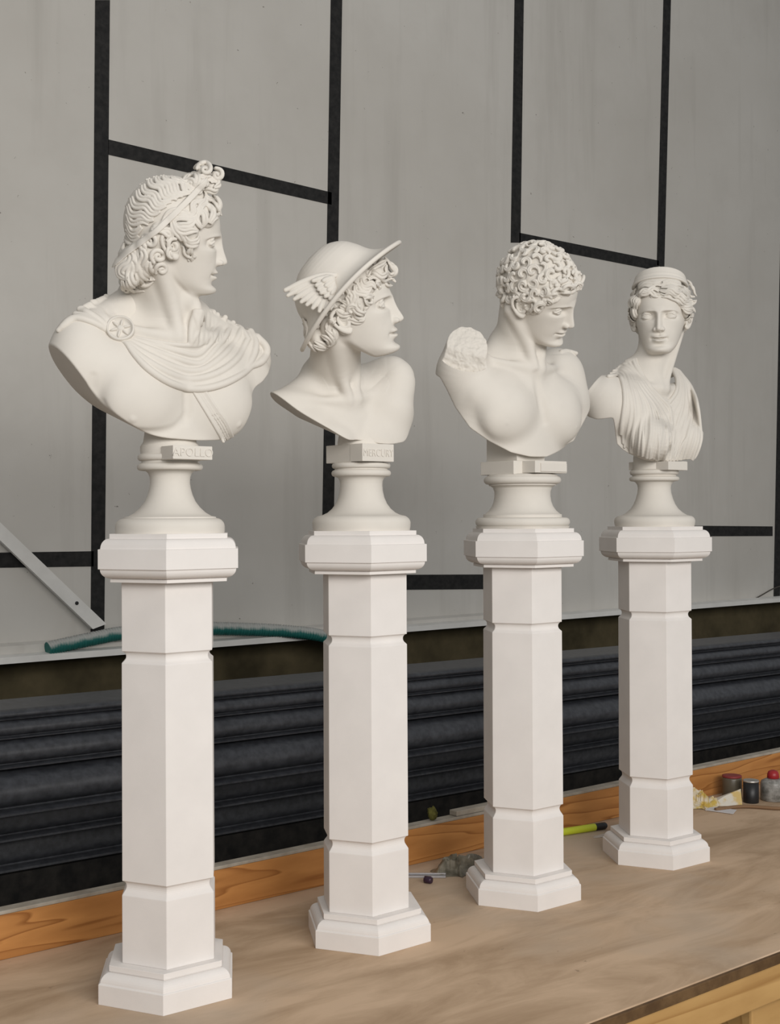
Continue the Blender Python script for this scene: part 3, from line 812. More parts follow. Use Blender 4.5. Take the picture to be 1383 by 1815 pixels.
def cut_view(g, b, pts, k=.002, under=.0):
    """saw the bust off along an outline measured in the photograph, the saw held level with the line of sight"""
    pts = np.array(sorted(pts)); n = 2400; xs = np.arange(-200, n) * 1.0
    xo = np.linspace(0, 1383, 5533); yo = np.interp(xo, pts[:, 0], pts[:, 1]); ker = np.ones(17) / 17; yo = np.convolve(np.pad(yo, 8, 'edge'), ker, 'valid'); go = np.gradient(yo, xo)
    R_ = np.array([RG[0], -RG[1], RG[2]]); U_ = np.array([UPV[0], -UPV[1], UPV[2]])
    for i0 in range(0, g.n[0], 48):
        sl = (slice(i0, min(i0 + 48, g.n[0])), slice(None), slice(None)); X, Fw, Z = g.open(sl)
        p = [X - F32(b.eye[0]), Fw - F32(b.eye[1]), Z - F32(b.eye[2])]
        dot = lambda v: F32(v[0]) * p[0] + F32(v[1]) * p[1] + F32(v[2]) * p[2]
        z = dot(b.vd); u = F32(691.5) + F32(FPX) * dot(R_) / z; v = F32(907.5) - F32(FPX) * dot(U_) / z
        j = np.clip((u * 4).astype(np.int32), 0, 5532)
        d = (v - yo[j].astype(F32) + F32(under) * (z - F32(b.zc)) * F32(FPX / b.zc)) * F32(b.zc / FPX) / np.sqrt(1 + go[j].astype(F32) ** 2)
        g.D[sl] = smax(g.D[sl], d, k)
def socle(b, prof, plaque, text=None, lift=0.):
    so = b.part('socle', lathe(prof, 96)); sharp(so.data, 32)
    return so
# ---------------------------------------------------------------- first bust: cloaked youth with a bow of hair
def bust_one():
    b = Bust(0, 'bust', 'bust of a curly haired youth in a cloak pinned by a round brooch')
    C1 = cropper(60, 270, 3.13); C5 = cropper(190, 280, 5.763)
    g = Grid((-.19, -.10, .10), (.19, .12, .50), .001)
    F = TF((0, .036, .2665), .69)
    H = Head((-.0215, .0311, .3875), math.radians(66), math.radians(4.5), math.radians(-16), .69)
    torso(g, F, pdz=-2.6, ndz=-2.9, py=-1.6, pk=1.9)
    # neck
    g.tube(catmull([F.w((0, -7, -4)), F.w((0, -5.5, 5)), H.w((0, -2.8, 6))], 5), np.linspace(6.4, 5.5, 11) * F.k, .02)
    for s in (-1, 1):
        g.tube(catmull([F.w((s * 1.0, .3, -.2)), F.w((s * 2.6 , .2, 6)), H.w((s * 6.2, -3.2, 7))], 5), np.linspace(.9, 1.7, 11) * F.k, .009)
    g.ell(F.w((.8, .2, 7.2)), np.array((1.1, 1.2, 1.6)) * F.k, .01)
    add_head(g, H, k=.008, ears=(1, 1))
    for p, r_ in (([(328, 1245), (304, 1330), (284, 1410)], .003), ([(385, 1390), (440, 1480), (530, 1538), (650, 1556), (770, 1535), (835, 1470)], .0028), ([(845, 1330), (850, 1420), (842, 1500)], .0022)):
        Q = smooth_path(b.cast([g], resample(catmull(C1(p), 6), 3)), 4); Q = Q + g.grad(Q, .006) * .0026; g.tube_cut(Q, taper(len(Q), r_, .3, .3, .35), .009)
    cut_below(g, [-.21, -.172, -.135, -.11, -.08, -.05, 0, .06, .082, .092, .104, .116, .135, .165, .2], [.275, .235, .187, .158, .138, .1255, .1215, .1212, .1225, .136, .164, .19, .205, .226, .25], .0022, .3, .055)
    # ---- hair
    hg = Grid((-.11, -.13, .29), (.12, .13, .53), .0008, .03)
    c = H.sc
    def he(p, r, k=.5, R=None): hg.ell(H.w(p), np.array(r) * c, k * c, H.Rrows())
    def hpx(px, py, w, r, k=.5): hg.ell(b.P(px, py, w), np.array(r) * c, k * c)
    he((0, -.7, 14.4), (7.5, 9.0, 8.75))
    # keep it off the face: a slanted hairline
    sl, (x, y, z) = head_local(hg, H)
    hair_front = smax(y - 6.9 - np.abs(x) * -.0 , -(z - 12.2), 1.0)
    hl = (y - (3.2 + .62 * (z - 12.5)))        # in front of the line temple - forehead
    hl = np.minimum(hl, 17.0 - z + .0 * y)
    hg.D[sl] = smax(hg.D[sl], (np.minimum(hl, 99) * F32(c)).astype(F32), .003)
    for s in (-1, 1):
        he((s * 6.6, 1.0, 13.5), (1.9, 3.6, 2.8)); he((s * 5.3, 5.2, 15.6), (1.5, 2.4, 1.8), 1.2); he((s * 2.4, 7.0, 17.6), (2.4, 1.0, 1.3), 1.5)
        he((s * 6.7, -2.8, 11.5), (2.0, 2.4, 3.2)); he((s * 6.3, -4.2, 7.5), (1.9, 2.4, 3.4)); he((s * 4.6, -6.2, 5.2), (2.6, 2.4, 3.6)); he((s * 6.6, 2.9, 11.4), (1.0, 1.5, 2.4))
    he((0, -7.2, 6.0), (4.0, 2.0, 4.2))
    he((0, 5.4, 22.6), (2.4, 2.0, 2.2)); he((1.6, 4.6, 24.4), (1.6, 1.4, 1.4)); he((-1.6, 4.6, 24.4), (1.6, 1.4, 1.4)); he((-2.6, 3.4, 22.2), (1.7, 1.8, 1.5)); he((2.6, 3.4, 22.2), (1.7, 1.8, 1.5))
    wn = b.zc - float((H.w((-4.6, -6.2, 5.2)) - b.eye) @ b.vd)
    for X_, Y_, rx_, rz_ in ((222, 478, .0105, .013), (226, 497, .0095, .010), (240, 462, .012, .014)): hg.ell(b.P(X_, Y_, wn), (rx_, .018, rz_), .006)
    wk = b.zc - float((H.w((-.8, 5.2, 23.2)) - b.eye) @ b.vd)
    for X_, Y_, r_ in ((1000, 120, .0075), (1125, 175, .0065), (990, 265, .009), (870, 245, .009), (1050, 300, .009)): hg.ell(b.P(190 + X_ / 5.763, 280 + Y_ / 5.763, wk), (r_, r_ * 1.3, r_), .004)
    import copy
    base = copy.copy(hg); base.D = hg.D.copy()
    hg.D += F32(.0017)
    grids = [base, g]
    rng = random.Random(3)
    strokes = []
    def S(pts, r=2.2, n=2, tap=(.5, .35)): strokes.append((pts, r, n, tap))
    L0 = [(185, 830), (190, 760), (192, 680), (197, 590), (207, 510), (245, 430), (310, 350), (370, 290), (440, 232), (520, 205), (600, 190), (690, 195), (760, 215)]
    L1 = [(255, 850), (320, 790), (360, 730), (420, 660), (470, 610), (530, 555), (590, 510), (640, 470), (700, 440), (750, 410), (800, 385), (850, 350), (880, 330)]
    for j in range(len(L0)):
        a = np.array(L0[j], float); e = np.array(L1[j], float)
        m = (a + e) / 2 + np.array((-10, 50 + 10 * (j < 8)))
        t = np.linspace(0, 1, 30)[:, None]; q = a * (1 - t) ** 2 + 2 * m * t * (1 - t) + e * t * t
        dq = np.gradient(q, axis=0); nn = np.stack([dq[:, 1], -dq[:, 0]], 1); nn /= np.linalg.norm(nn, axis=1, keepdims=True)
        Lq = lens(q); q = q + nn * (25 * np.sin(Lq / 185 * 2 * PI + .5 + .35 * j))[:, None]
        S(C5(q), 3.1, 2, (.8, .7))
    for p in ([(480, 705), (560, 690), (640, 560), (760, 540), (830, 590), (880, 560), (870, 470), (930, 440), (980, 430)],
              [(520, 715), (600, 650), (660, 605), (740, 590), (800, 625), (850, 645)], [(680, 640), (760, 615), (860, 622), (920, 560), (930, 500)],
              [(690, 650), (700, 720), (780, 760), (860, 740), (920, 750)], [(660, 650), (690, 740), (740, 790), (760, 840)],
              [(460, 730), (560, 740), (620, 790), (650, 820)], [(540, 735), (640, 750), (650, 800), (600, 845)], [(700, 700), (770, 690), (840, 690), (890, 650)],
              [(1000, 480), (1060, 510), (1080, 580), (1040, 660)], [(1060, 440), (1110, 480), (1140, 560), (1090, 620), (1060, 670)],
              [(1105, 390), (1150, 470), (1135, 540), (1160, 585)], [(940, 540), (900, 620), (930, 680), (960, 720)], [(900, 560), (980, 560), (1000, 640), (980, 700)],
              [(1000, 400), (1000, 450), (950, 500), (960, 560)], [(980, 340), (1030, 320), (1100, 345), (1130, 300)], [(1000, 370), (1020, 420), (1070, 430), (1130, 480)],
              [(780, 790), (830, 860), (910, 850), (930, 790)], [(785, 830), (850, 890), (930, 870)], [(780, 900), (795, 970), (850, 1010), (830, 1045)], [(860, 915), (840, 970), (890, 1000), (860, 1045)],
              [(640, 880), (620, 960), (660, 1020)], [(770, 245), (830, 190), (905, 170), (925, 230), (870, 310), (810, 305)], [(800, 270), (850, 230), (890, 250), (860, 290)], [(930, 190), (1000, 205), (1080, 215)], [(1060, 250), (1120, 230), (1140, 270), (1090, 300)], [(880, 330), (930, 350), (960, 310)]):
        S(C5(p), 3.1, 2)
    for p in ([(230, 960), (260, 1040), (150, 1140), (170, 1200), (240, 1230)], [(335, 900), (385, 1000), (335, 1100), (400, 1180), (470, 1220)],
              [(290, 950), (310, 1050), (235, 1150), (245, 1270), (330, 1340)], [(215, 970), (220, 1050), (125, 1110), (130, 1190), (190, 1240)], [(370, 1080), (350, 1170), (410, 1220), (480, 1235)],
              [(215, 1190), (225, 1290), (300, 1350), (375, 1350)], [(165, 1260), (185, 1330), (250, 1370)], [(300, 1160), (320, 1250), (400, 1290), (465, 1255)], [(430, 1060), (420, 1130), (470, 1180)],
              [(180, 880), (165, 950), (190, 1000)], [(250, 900), (300, 940), (320, 1000)], [(255, 1030), (290, 1100), (270, 1170)], [(390, 830), (360, 900), (400, 940)]):
        S(C5(p), 3.9, 2)
    for q in (spiral((445, 850), 82, 1.7, 2.4), spiral((520, 1000), 78, 1.7, 2.2), spiral((550, 1130), 66, 1.5, 2.6), spiral((675, 885), 70, 1.6, -1.2, -1), spiral((1000, 115), 72, 1.4, 3.2), spiral((1125, 170), 56, 1.4, -1.8), spiral((990, 265), 46, 1.3, 2.0)):
        S(C5(q), 3.0, 1, (.8, .6))
    allp = [resample(catmull(p, 6), 2.2) for p, *_ in strokes]
    for p, (_, r, n, tap) in zip(allp, strokes):
        Q = smooth_path(b.cast(grids, p), 2)
        lock(hg, Q, r * .001, base, n, tap=tap)
        Lq = H.l(Q); Lq[:, 0] *= -1
        if (Lq[:, 0].mean() > .6): lock(hg, H.w(Lq), r * .001, base, n, tap=tap)
    b.part('hair', hg.mesh('hair', 0))
    # ---- fillet round the hair
    fg = Grid((-.11, -.13, .29), (.12, .13, .53), .0009, .03)
    a_, e_ = H.l(b.cast([base], C5([(240, 925)]))[0]), H.l(b.cast([base], C5([(860, 395)]))[0])
    d_ = (e_ - a_)[1:]; d_ /= np.linalg.norm(d_); n_ = np.array([-d_[1], d_[0]]); c_ = n_ @ a_[1:]
    sl, (x, y, z) = head_local(fg, H)
    pl = (np.abs(F32(n_[0]) * y + F32(n_[1]) * z - F32(c_)) - .55) * F32(c)
    X, Fw, Z = fg.open((slice(None),) * 3)
    q = np.stack(np.broadcast_arrays(X, Fw, Z), -1)[sl]
    bd = base.sample(q.reshape(-1, 3)).reshape(q.shape[:3]).astype(F32)
    fg.D[sl] = smax(smax(pl.astype(F32), bd - F32(.0052), .001), -bd - F32(.003), .0008)
    sl2, (x, y, z) = sl, (x, y, z)
    fg.D[sl] = np.maximum(fg.D[sl], ((y - 5.2) * c).astype(F32))
    b.part('fillet', fg.mesh('fillet', 0))
    # ---- cloak
    cg = Grid((-.19, -.11, .15), (.19, .12, .36), .001, .03)
    folds = [([(510, 1060), (560, 1130), (640, 1210), (750, 1280), (860, 1312), (960, 1310), (1060, 1282), (1150, 1235), (1210, 1185)], 5.0, 0),
             ([(520, 1065), (600, 1140), (700, 1205), (820, 1255), (930, 1255), (1040, 1215), (1130, 1140), (1185, 1040)], 5.0, 1),
             ([(530, 1060), (620, 1120), (740, 1180), (850, 1212), (940, 1205), (1030, 1145), (1110, 1060), (1150, 985)], 4.6, 1),
             ([(545, 1050), (660, 1100), (780, 1142), (880, 1172), (935, 1168), (1000, 1100), (1060, 1020), (1105, 950)], 4.2, 1),
             ([(560, 1040), (680, 1075), (800, 1105), (900, 1125), (960, 1075), (1020, 990), (1060, 920)], 4.2, 1),
             ([(560, 1028), (660, 1048), (760, 1064), (860, 1070), (925, 1062), (955, 1000), (965, 930), (955, 885)], 3.2, 1),
             ([(930, 1060), (985, 1000), (1015, 905)], 4.0, 1), ([(1170, 1210), (1215, 1130), (1228, 1060), (1200, 1000)], 5.5, 1), ([(1200, 1195), (1265, 1155), (1288, 1090), (1235, 1030)], 6, 1),
             ([(430, 965), (365, 890), (325, 838)], 5.2, 0), ([(420, 985), (330, 915), (255, 875)], 5.2, 0), ([(420, 1000), (320, 945), (215, 925), (140, 990)], 4.2, 0), ([(445, 945), (420, 880), (405, 805)], 5, 0),
             ([(890, 880), (905, 980), (875, 1050)], 4, 0), ([(930, 880), (935, 960), (930, 1050)], 3.5, 0)]
    for p, r, ov in folds:
        q = resample(catmull(C1(p), 6), 3); Q = smooth_path(b.cast([g], q), 3)
        if ov: Q = over(g, Q, 9)
        Q = Q + g.grad(Q, .006) * .0012
        cg.tube(Q, taper(len(Q), r * .001, .55, .8, .2), .0012)
    # the cloth between the folds: a thin skin over the chest inside the hem and the neckline
    hem = catmull(C1([(480, 1040)] + folds[0][0] + [(1265, 1155), (1288, 1095), (1240, 1035), (1185, 1000), (1110, 955), (1040, 920)]), 8); neck = catmull(C1([(520, 1010)] + folds[5][0]), 8)
    for t in np.linspace(0, 1, 26):
        A = np.stack([np.interp(np.linspace(0, 1, 40), np.linspace(0, 1, len(hem)), hem[:, k]) for k in (0, 1)], 1)
        B = np.stack([np.interp(np.linspace(0, 1, 40), np.linspace(0, 1, len(neck)), neck[:, k]) for k in (0, 1)], 1)
        Q = smooth_path(b.cast([g], A * (1 - t) + B * t), 2); cg.tube(Q, .0026, .0015)
    for s, rr_ in ((-1, (4.7, 4.85, 3.9, 3.0)), (1, (4.7, 4.8, 3.9, 5.6))):
        cg.tube(catmull([F.w((s * 6.5, -9.5, 5.2)), F.w((s * 10, -9.5, 2.6)), F.w((s * 16, -8.6, .2)), F.w((s * 19.5, -8.4, -2.6))], 6), np.interp(np.linspace(0, 1, 19), np.linspace(0, 1, 4), rr_) * F.k, .003)
    for q_, p in enumerate([[(868 + 9 * q, 1062 - q), (876 + 9 * q, 960), (900 + 7 * q, 885)] for q in range(15)]): cg.tube(b.cast([g], resample(catmull(C1(p), 6), 3)), .0036 if q_ % 3 else .0046, .0012)
    for s0, s1 in ((9, 10), (10, 11), (9, 12)):
        for t in (.2, .4, .6, .8):
            A = resample(catmull(C1(folds[s0][0]), 8), 1); B = resample(catmull(C1(folds[s1][0]), 8), 1)
            u = np.linspace(0, 1, 20); A = np.stack([np.interp(u, np.linspace(0, 1, len(A)), A[:, k]) for k in (0, 1)], 1); B = np.stack([np.interp(u, np.linspace(0, 1, len(B)), B[:, k]) for k in (0, 1)], 1)
            cg.tube(b.cast([g], A * (1 - t) + B * t), .0042, .002)
    cl = b.part('cloak', cg.mesh('cloak', 1))
    # baldric
    sg = Grid((-.03, -.02, .10), (.12, .12, .24), .001, .03)
    for off in (0, .2, .4, .6, .8, 1.):
        p = [(885 + 62 * off, 1325 - 8 * off), (950 + 60 * off, 1430 - 15 * off), (1010 + 62 * off, 1530 - 30 * off), (1052 + 50 * off, 1605 - 30 * off)]
        Q = smooth_path(b.cast([g], resample(catmull(C1(p), 6), 3)), 2)
        sg.tube(Q, .0022 if off in (0, 1.) else .0013, .001)
    b.part('baldric', sg.mesh('baldric', 1))
    # brooch
    pc = b.cast([g], C1([(480, 995)]))[0]; n = g.grad(pc[None], .01)[0]; n = n / np.linalg.norm(n)
    R = .0185
    bm = lathe([(R * .96, -.004), (R, .003), (R * .98, .0055), (R * .9, .0065), (R * .83, .0055), (R * .8, .0022), (R * .3, .0022), (R * .2, .0058), (R * .12, .0065)], 48)
    for k in range(6):
        a = k * PI / 3 + .3
        bmesh.ops.create_icosphere(bm, subdivisions=2, radius=1., matrix=Matrix.Translation((R * .45 * math.cos(a), R * .45 * math.sin(a), .0030)) @ Matrix.Rotation(a, 4, 'Z') @ Matrix.Diagonal((R * .3, R * .10, .0030, 1)))
    for f in bm.faces: f.smooth = True
    br = b.part('brooch', bm, cl); N = Vector((n[0], -n[1], n[2])); br.location = Vector((pc[0], -pc[1], pc[2])) + N * .006; br.rotation_euler = N.to_track_quat('Z', 'Y').to_euler()
    b.part('figure', g.mesh('figure', 0))
    socle_a(b)
def socle_a(b):
    prof = [(.0735, 0), (.0739, .004)] + arc((.062, .0085), (.0119, .0118), 0, 88, 8) + [(.0619, .0222)] + [(.0560, .0232), (.0480, .0280), (.0405, .0350), (.0345, .0430), (.0305, .0520), (.0280, .0610), (.0268, .0690), (.0275, .0770), (.0300, .0825), (.0345, .0858)]
    prof += arc((.0405, .0900), (.0040, .0045), -80, 80, 8) + [(.0385, .0960), (.0385, .0985)] + arc((.0405, .1030), (.0032, .0042), -80, 80, 8) + [(.0395, .1080), (.040, .112), (.040, .118), (.036, .124), (.030, .165)]
    socle(b, prof, None)
    bm = bmesh.new(); box(bm, (-.030, -.0615, .0985), (.030, -.030, .1165), .0006)
    pq = b.part('name_plaque', bm)
    lettering(b, pq, 'APOLLO', (0, -.0616, .1075), .0125)
def lettering(b, parent, s, loc, h, w=1.):
    cu = bpy.data.curves.new('lettering', 'FONT'); cu.body = s; cu.size = h * 1.25; cu.align_x = 'CENTER'; cu.align_y = 'CENTER'; cu.extrude = .0011; cu.space_character = 1.05
    tmp = bpy.data.objects.new('tmp', cu); COL.objects.link(tmp); bpy.context.view_layer.update(); me = bpy.data.meshes.new_from_object(tmp.evaluated_get(bpy.context.evaluated_depsgraph_get())); bpy.data.objects.remove(tmp); me.name = 'lettering'
    o = bpy.data.objects.new('lettering', me); COL.objects.link(o); o.parent = parent; o.location = loc; o.rotation_euler = (PI / 2, 0, 0); o.scale.x = w
    me.materials.clear(); me.materials.append(M_BUST); bpy.data.curves.remove(cu)
def hair_cap(hg, H, r=(7.75, 9.6, 9.0), c0=(0, -1.1, 14.6), line=(3.2, .62, 17.0)):
    c = H.sc
    hg.ell(H.w(c0), np.array(r) * c, .005, H.Rrows())
    sl, (x, y, z) = head_local(hg, H)
    hl = np.minimum(y - (line[0] + line[1] * (z - 12.5)), line[2] - z)
    hg.D[sl] = smax(hg.D[sl], (hl * F32(c)).astype(F32), .003)
def snapshot(g):
    import copy
    q = copy.copy(g); q.D = g.D.copy(); return q
def mirror_lock(hg, H, Q, r, base, n, tap, mn=.6):
    L = H.l(Q); L[:, 0] *= -1
    if abs(L[:, 0].mean()) > mn: lock(hg, H.w(L), r, base, n, tap=tap)
def neck(g, F, H, r=(6.4, 5.5), thr=1., mast=1.):
    g.tube(catmull([F.w((0, -7, -4)), F.w((0, -5.5, 5)), H.w((0, -2.8, 6))], 5), np.linspace(r[0], r[1], 11) * F.k, .02)
    for s in (-1, 1):
        g.tube(catmull([F.w((s * 1.0, .3, -.2)), F.w((s * 2.6, .2, 6)) * .6 + .4 * (F.w((s * 1., .3, -.2)) + H.w((s * 6.2, -3.2, 7))) / 2, H.w((s * 6.2, -3.2, 7))], 5), np.linspace(.9, 1.7, 11) * F.k * mast, .009)
    if thr: g.ell(F.w((.8 * thr, .2, 7.2)), np.array((1.1, 1.2, 1.6)) * F.k, .01)

def scatter_curls(hg, H, base, seed, N, r3, c3, keep, R0=(.0075, .0108), rt=(.0034, .0046)):
    """short round curls spread evenly over the skull"""
    rng = random.Random(seed); gr = (1 + 5 ** .5) / 2; pts = []
    for i in range(N):
        z = 1 - 2 * (i + .5) / N; a = 2 * PI * i / gr; r = math.sqrt(1 - z * z)
        if z > -.75: pts.append((c3[0] + r3[0] * r * math.cos(a), c3[1] + r3[1] * r * math.sin(a), c3[2] + r3[2] * z))
    Wp = base.snap(H.w(np.array(pts))); Ll = H.l(Wp)
    for w0, l0 in zip(Wp, Ll):
        if abs(float(base.sample(w0))) > .004 or not keep(l0): continue
        n = base.grad(w0[None], .004)[0]
        t = np.cross(n, rng.choice([(0, 0, 1.), (1., 0, 0)])); t /= np.linalg.norm(t); u = np.cross(n, t)
        a0 = rng.uniform(0, 2 * PI); R = rng.uniform(*R0); cw = rng.choice((-1, 1)); turns = rng.uniform(.55, .95)
        tt = np.linspace(0, 1, 16); an = a0 + cw * turns * 2 * PI * tt; q = R * (1 - .62 * tt)
        P = base.snap(w0 + np.outer(q * np.cos(an), t) + np.outer(q * np.sin(an), u), 0., 5) + np.outer(.0006 + .0040 * tt, n)
        rr = taper(len(P), rng.uniform(*rt), .45, .5)
        hg.tube(P, rr, .0008)
        B = np.cross(np.gradient(P, axis=0), n); B /= np.linalg.norm(B, axis=1, keepdims=True) + 1e-9
        hg.tube_cut((P + n * (rr * .95)[:, None])[2:-2], rr[2:-2] * .22, .0004)

# ---------------------------------------------------------------- second bust: winged helmet
def bust_two():
    b = Bust(1, 'bust', 'bust of a youth in a smooth brimmed helmet with a small wing at the side')
    C2 = cropper(440, 410, 4.125)
    g = Grid((-.20, -.11, .105), (.15, .15, .46), .001)
    F = TF((-.036, .024, .2008), .66, roll=math.radians(-10))
    H = Head((-.0784, .0607, .3141), math.radians(45.5), math.radians(-7), math.radians(-14.7), .718)
    torso(g, F, arms=(0, 0), pec=.88, trap=1)
    k = F.k
    for s in (-1, 1):
        g.tube(catmull([F.w((s * 7, -8.6, 0)), F.w((s * 15, -8, -2.8)), F.w((s * 27, -8, -6.5))], 6), np.linspace(3.6, 3.0, 13) * k, .03)
        g.ell(F.w((s * 18, -7, -8)), np.array((7, 4.6, 6)) * k, .025)
    g.tube(catmull([F.w((-9, -8.6, 0)), F.w((-17, -8, -.6)), F.w((-32, -7.5, -3.2))], 6), np.linspace(3.4, 2.8, 13) * k, .03)
    g.tube(catmull([F.w((6, -8, 1)), b.P(*C2([(1048, 1062)])[0], -.03), b.P(*C2([(1030, 1270)])[0], -.02)], 6), np.linspace(.028, .036, 13), .03)
    neck(g, F, H, thr=.9)
    add_head(g, H, k=.008, ear_dz=-.8)
    cut_below(g, [-.22, -.18, -.166, -.150, -.128, -.0874, -.051, -.03, .0396, .058, .074, .090, .100, .115, .14], [.24, .214, .196, .183, .167, .146, .131, .1293, .1300, .134, .149, .178, .200, .235, .27], .002, .32, .05)
    # hair
    hg = Grid(H.pos - .125, H.pos + .135, .0008, .03); c = H.sc
    hair_cap(hg, H, (7.6, 9.3, 8.8), (0, -1.3, 14.2), (4.6, .55, 18.2))
    def he(p, r, k=.5): hg.ell(H.w(p), np.array(r) * c, k * c, H.Rrows())
    for s in (-1, 1):
        he((s * 6.5, 2.2, 13.6), (1.5, 3.2, 2.6)); he((s * 5.4, 4.9, 15.4), (1.5, 2.2, 1.9)); he((s * 2.6, 7.3, 17.4), (2.8, 1.7, 1.7), 1.); he((s * 6.8, 2.8, 11.6), (.9, 1.3, 1.6))
        he((s * 6.0, -3.6, 7.6), (1.7, 2.0, 2.8)); he((s * 4.4, -6.4, 5.8), (2.8, 2.0, 2.6))
    he((0, -7.2, 6.2), (4.0, 2.0, 3.0)); he((.6, 8.2, 18.4), (3.2, 1.6, 2.0), .8)
    base = snapshot(hg); grids = [base, g]
    hg.D += F32(.0017)
    for p in ([(1000, 200), (1045, 255), (1070, 295), (1030, 322), (1000, 285), (1012, 250)], [(1020, 235), (1078, 265), (1072, 315), (1020, 330)],
              [(870, 335), (900, 290), (960, 250), (1005, 215)], [(880, 355), (940, 330), (980, 370), (1040, 340), (1072, 365)], [(930, 380), (962, 400), (950, 425)], [(985, 370), (1010, 402), (1050, 390)],
              [(830, 350), (850, 400), (900, 380), (930, 420)], [(800, 380), (830, 430), (870, 440), (900, 410)], [(890, 300), (930, 300), (970, 330), (1010, 310)],
              [(780, 400), (790, 450), (840, 460), (890, 480), (900, 520), (870, 532), (850, 500)], [(770, 470), (800, 480), (770, 525), (790, 580), (840, 600), (860, 560)], [(805, 500), (792, 540), (822, 570)],
              [(755, 540), (780, 620), (835, 640), (852, 600)], [(690, 510), (740, 540), (750, 590), (700, 612), (660, 580)], [(672, 545), (712, 560), (722, 590)], [(650, 580), (690, 612), (742, 600)],
              [(740, 640), (790, 662), (840, 650), (850, 610)], [(760, 610), (800, 640), (840, 625)], [(640, 632), (610, 670), (592, 705), (602, 740)], [(605, 650), (580, 700), (585, 730)],
              [(570, 720), (612, 760), (632, 800), (600, 832), (560, 810)], [(540, 760), (590, 790), (602, 830)], [(490, 800), (530, 822), (580, 850)], [(482, 832), (520, 850), (572, 857)], [(622, 700), (640, 760), (622, 802)],
              [(720, 480), (745, 510), (735, 550)], [(740, 440), (770, 470), (750, 510)], [(845, 490), (880, 470), (905, 490), (890, 520)]):
        Q = smooth_path(b.cast(grids, resample(catmull(C2(p), 6), 2.)), 2)
        lock(hg, Q, .0030, base, 2); mirror_lock(hg, H, Q, .0030, base, 2, (.5, .35))
    scatter_curls(hg, H, base, 4, 130, (7.5, 9.2, 8.8), (0, -1.3, 14.2), lambda l: 4 < l[2] < 19 and l[1] > -4, (.006, .009), (.0028, .0038))
    rng = random.Random(5)
    for i in range(26):                                   # the back of the hair under the brim
        y0, z0 = rng.uniform(-9, -4), rng.uniform(4, 8); x0 = rng.uniform(-5, 5)
        p = H.w([(x0 + .7 * math.sin(t * 3 + i), y0 - 1, z0 + 2 - t * 1.6) for t in np.linspace(0, 2, 7)])
        lock(hg, base.snap(p), .003, base, 2)
    b.part('hair', hg.mesh('hair'))
    # helmet: a dome and a flaring brim turned about a tilted axis
    tilt = math.radians(47); lean = math.radians(-12)
    fw = H.M[:, 1] * np.array([1, 1, 0]); fw /= np.linalg.norm(fw)
    up = np.array([0, 0, 1.]); side = np.array([fw[1], -fw[0], 0])        # sitter's left, away from the lens
    e1 = fw * math.cos(tilt) + up * math.sin(tilt); ax_ = -fw * math.sin(tilt) + up * math.cos(tilt)
    ax2 = ax_ * math.cos(lean) + side * math.sin(lean); e2 = np.cross(ax2, e1); e2 /= np.linalg.norm(e2)
    q_ = C2([(745, 472)])[0]; pa, pb = b.P(*q_, 0.), b.P(*q_, .1); hc = H.w((0, -1, 15)); t_ = ((hc - pa) @ side) / ((pb - pa) @ side); O = pa + (pb - pa) * t_
    tg = Grid(O - .125, O + .125, .001, .03); X, Fw, Z = tg.open((slice(None),) * 3)
    co = [F32(v[0]) * (X - F32(O[0])) + F32(v[1]) * (Fw - F32(O[1])) + F32(v[2]) * (Z - F32(O[2])) for v in (e1, e2, ax2)]
    lat = .80
    rr = np.sqrt(co[0] ** 2 + (co[1] / F32(lat)) ** 2); hh = co[2] - F32(2.0) * co[1] ** 2
    prof = catmull([(0, .0775), (.028, .0735), (.048, .0600), (.0585, .0430), (.0640, .0290), (.0700, .0190), (.0800, .0100), (.0920, .0035), (.1045, -.0010)], 3)
    d = np.full(rr.shape, .03, F32)
    for (r0, h0), (r1, h1) in zip(prof[:-1], prof[1:]):
        dr, dh = r1 - r0, h1 - h0; t = np.clip(((rr - F32(r0)) * F32(dr) + (hh - F32(h0)) * F32(dh)) / F32(dr * dr + dh * dh), 0, 1)
        d = np.minimum(d, np.sqrt((rr - F32(r0) - t * F32(dr)) ** 2 + (hh - F32(h0) - t * F32(dh)) ** 2))
    th = .0022 + .0010 * sstep(.085, .104, rr)
    tg.D = (d - th).astype(F32)
    hat = b.part('helmet', tg.mesh('helmet', 2))
    # wing
    wg = Grid(O - (.19, .13, .11), O + (.08, .13, .10), .0009, .03)
    def W(pts, w0, w1):
        q = catmull(C2(pts), 6); return np.array([b.P(x, y, w0 + (w1 - w0) * t) for (x, y), t in zip(q, np.linspace(0, 1, len(q)))])
    q0 = b.cast([tg], C2([(600, 420)]))[0]; w0 = float((b.P(640, 510, 0) - q0) @ b.vd); w0 = b.zc - float((q0 - b.eye) @ b.vd)
    w1 = w0 + .010
    tips = [(272, 432), (290, 470), (338, 497), (388, 517), (430, 537), (472, 562), (520, 584), (568, 586), (602, 562)]
    rts = [(620, 325), (610, 345), (612, 365), (615, 385), (618, 400), (622, 415), (626, 430), (630, 445), (634, 460)]
    ups = [(460, 350), (450, 385), (470, 415), (490, 440), (510, 460), (530, 485), (555, 505), (585, 520), (612, 515)]
    for tp, rt, m in zip(tips, rts, ups):
        Q = W([rt, m, tp], w0, w1 + .002); wg.tube(Q, taper(len(Q), .0046, .6, .6, .2), .0008)
    Q = W([(632, 322), (560, 318), (480, 335), (380, 378), (272, 428)], w0, w1 + .002); wg.tube(Q, np.linspace(.0042, .0028, len(Q)), .0012)
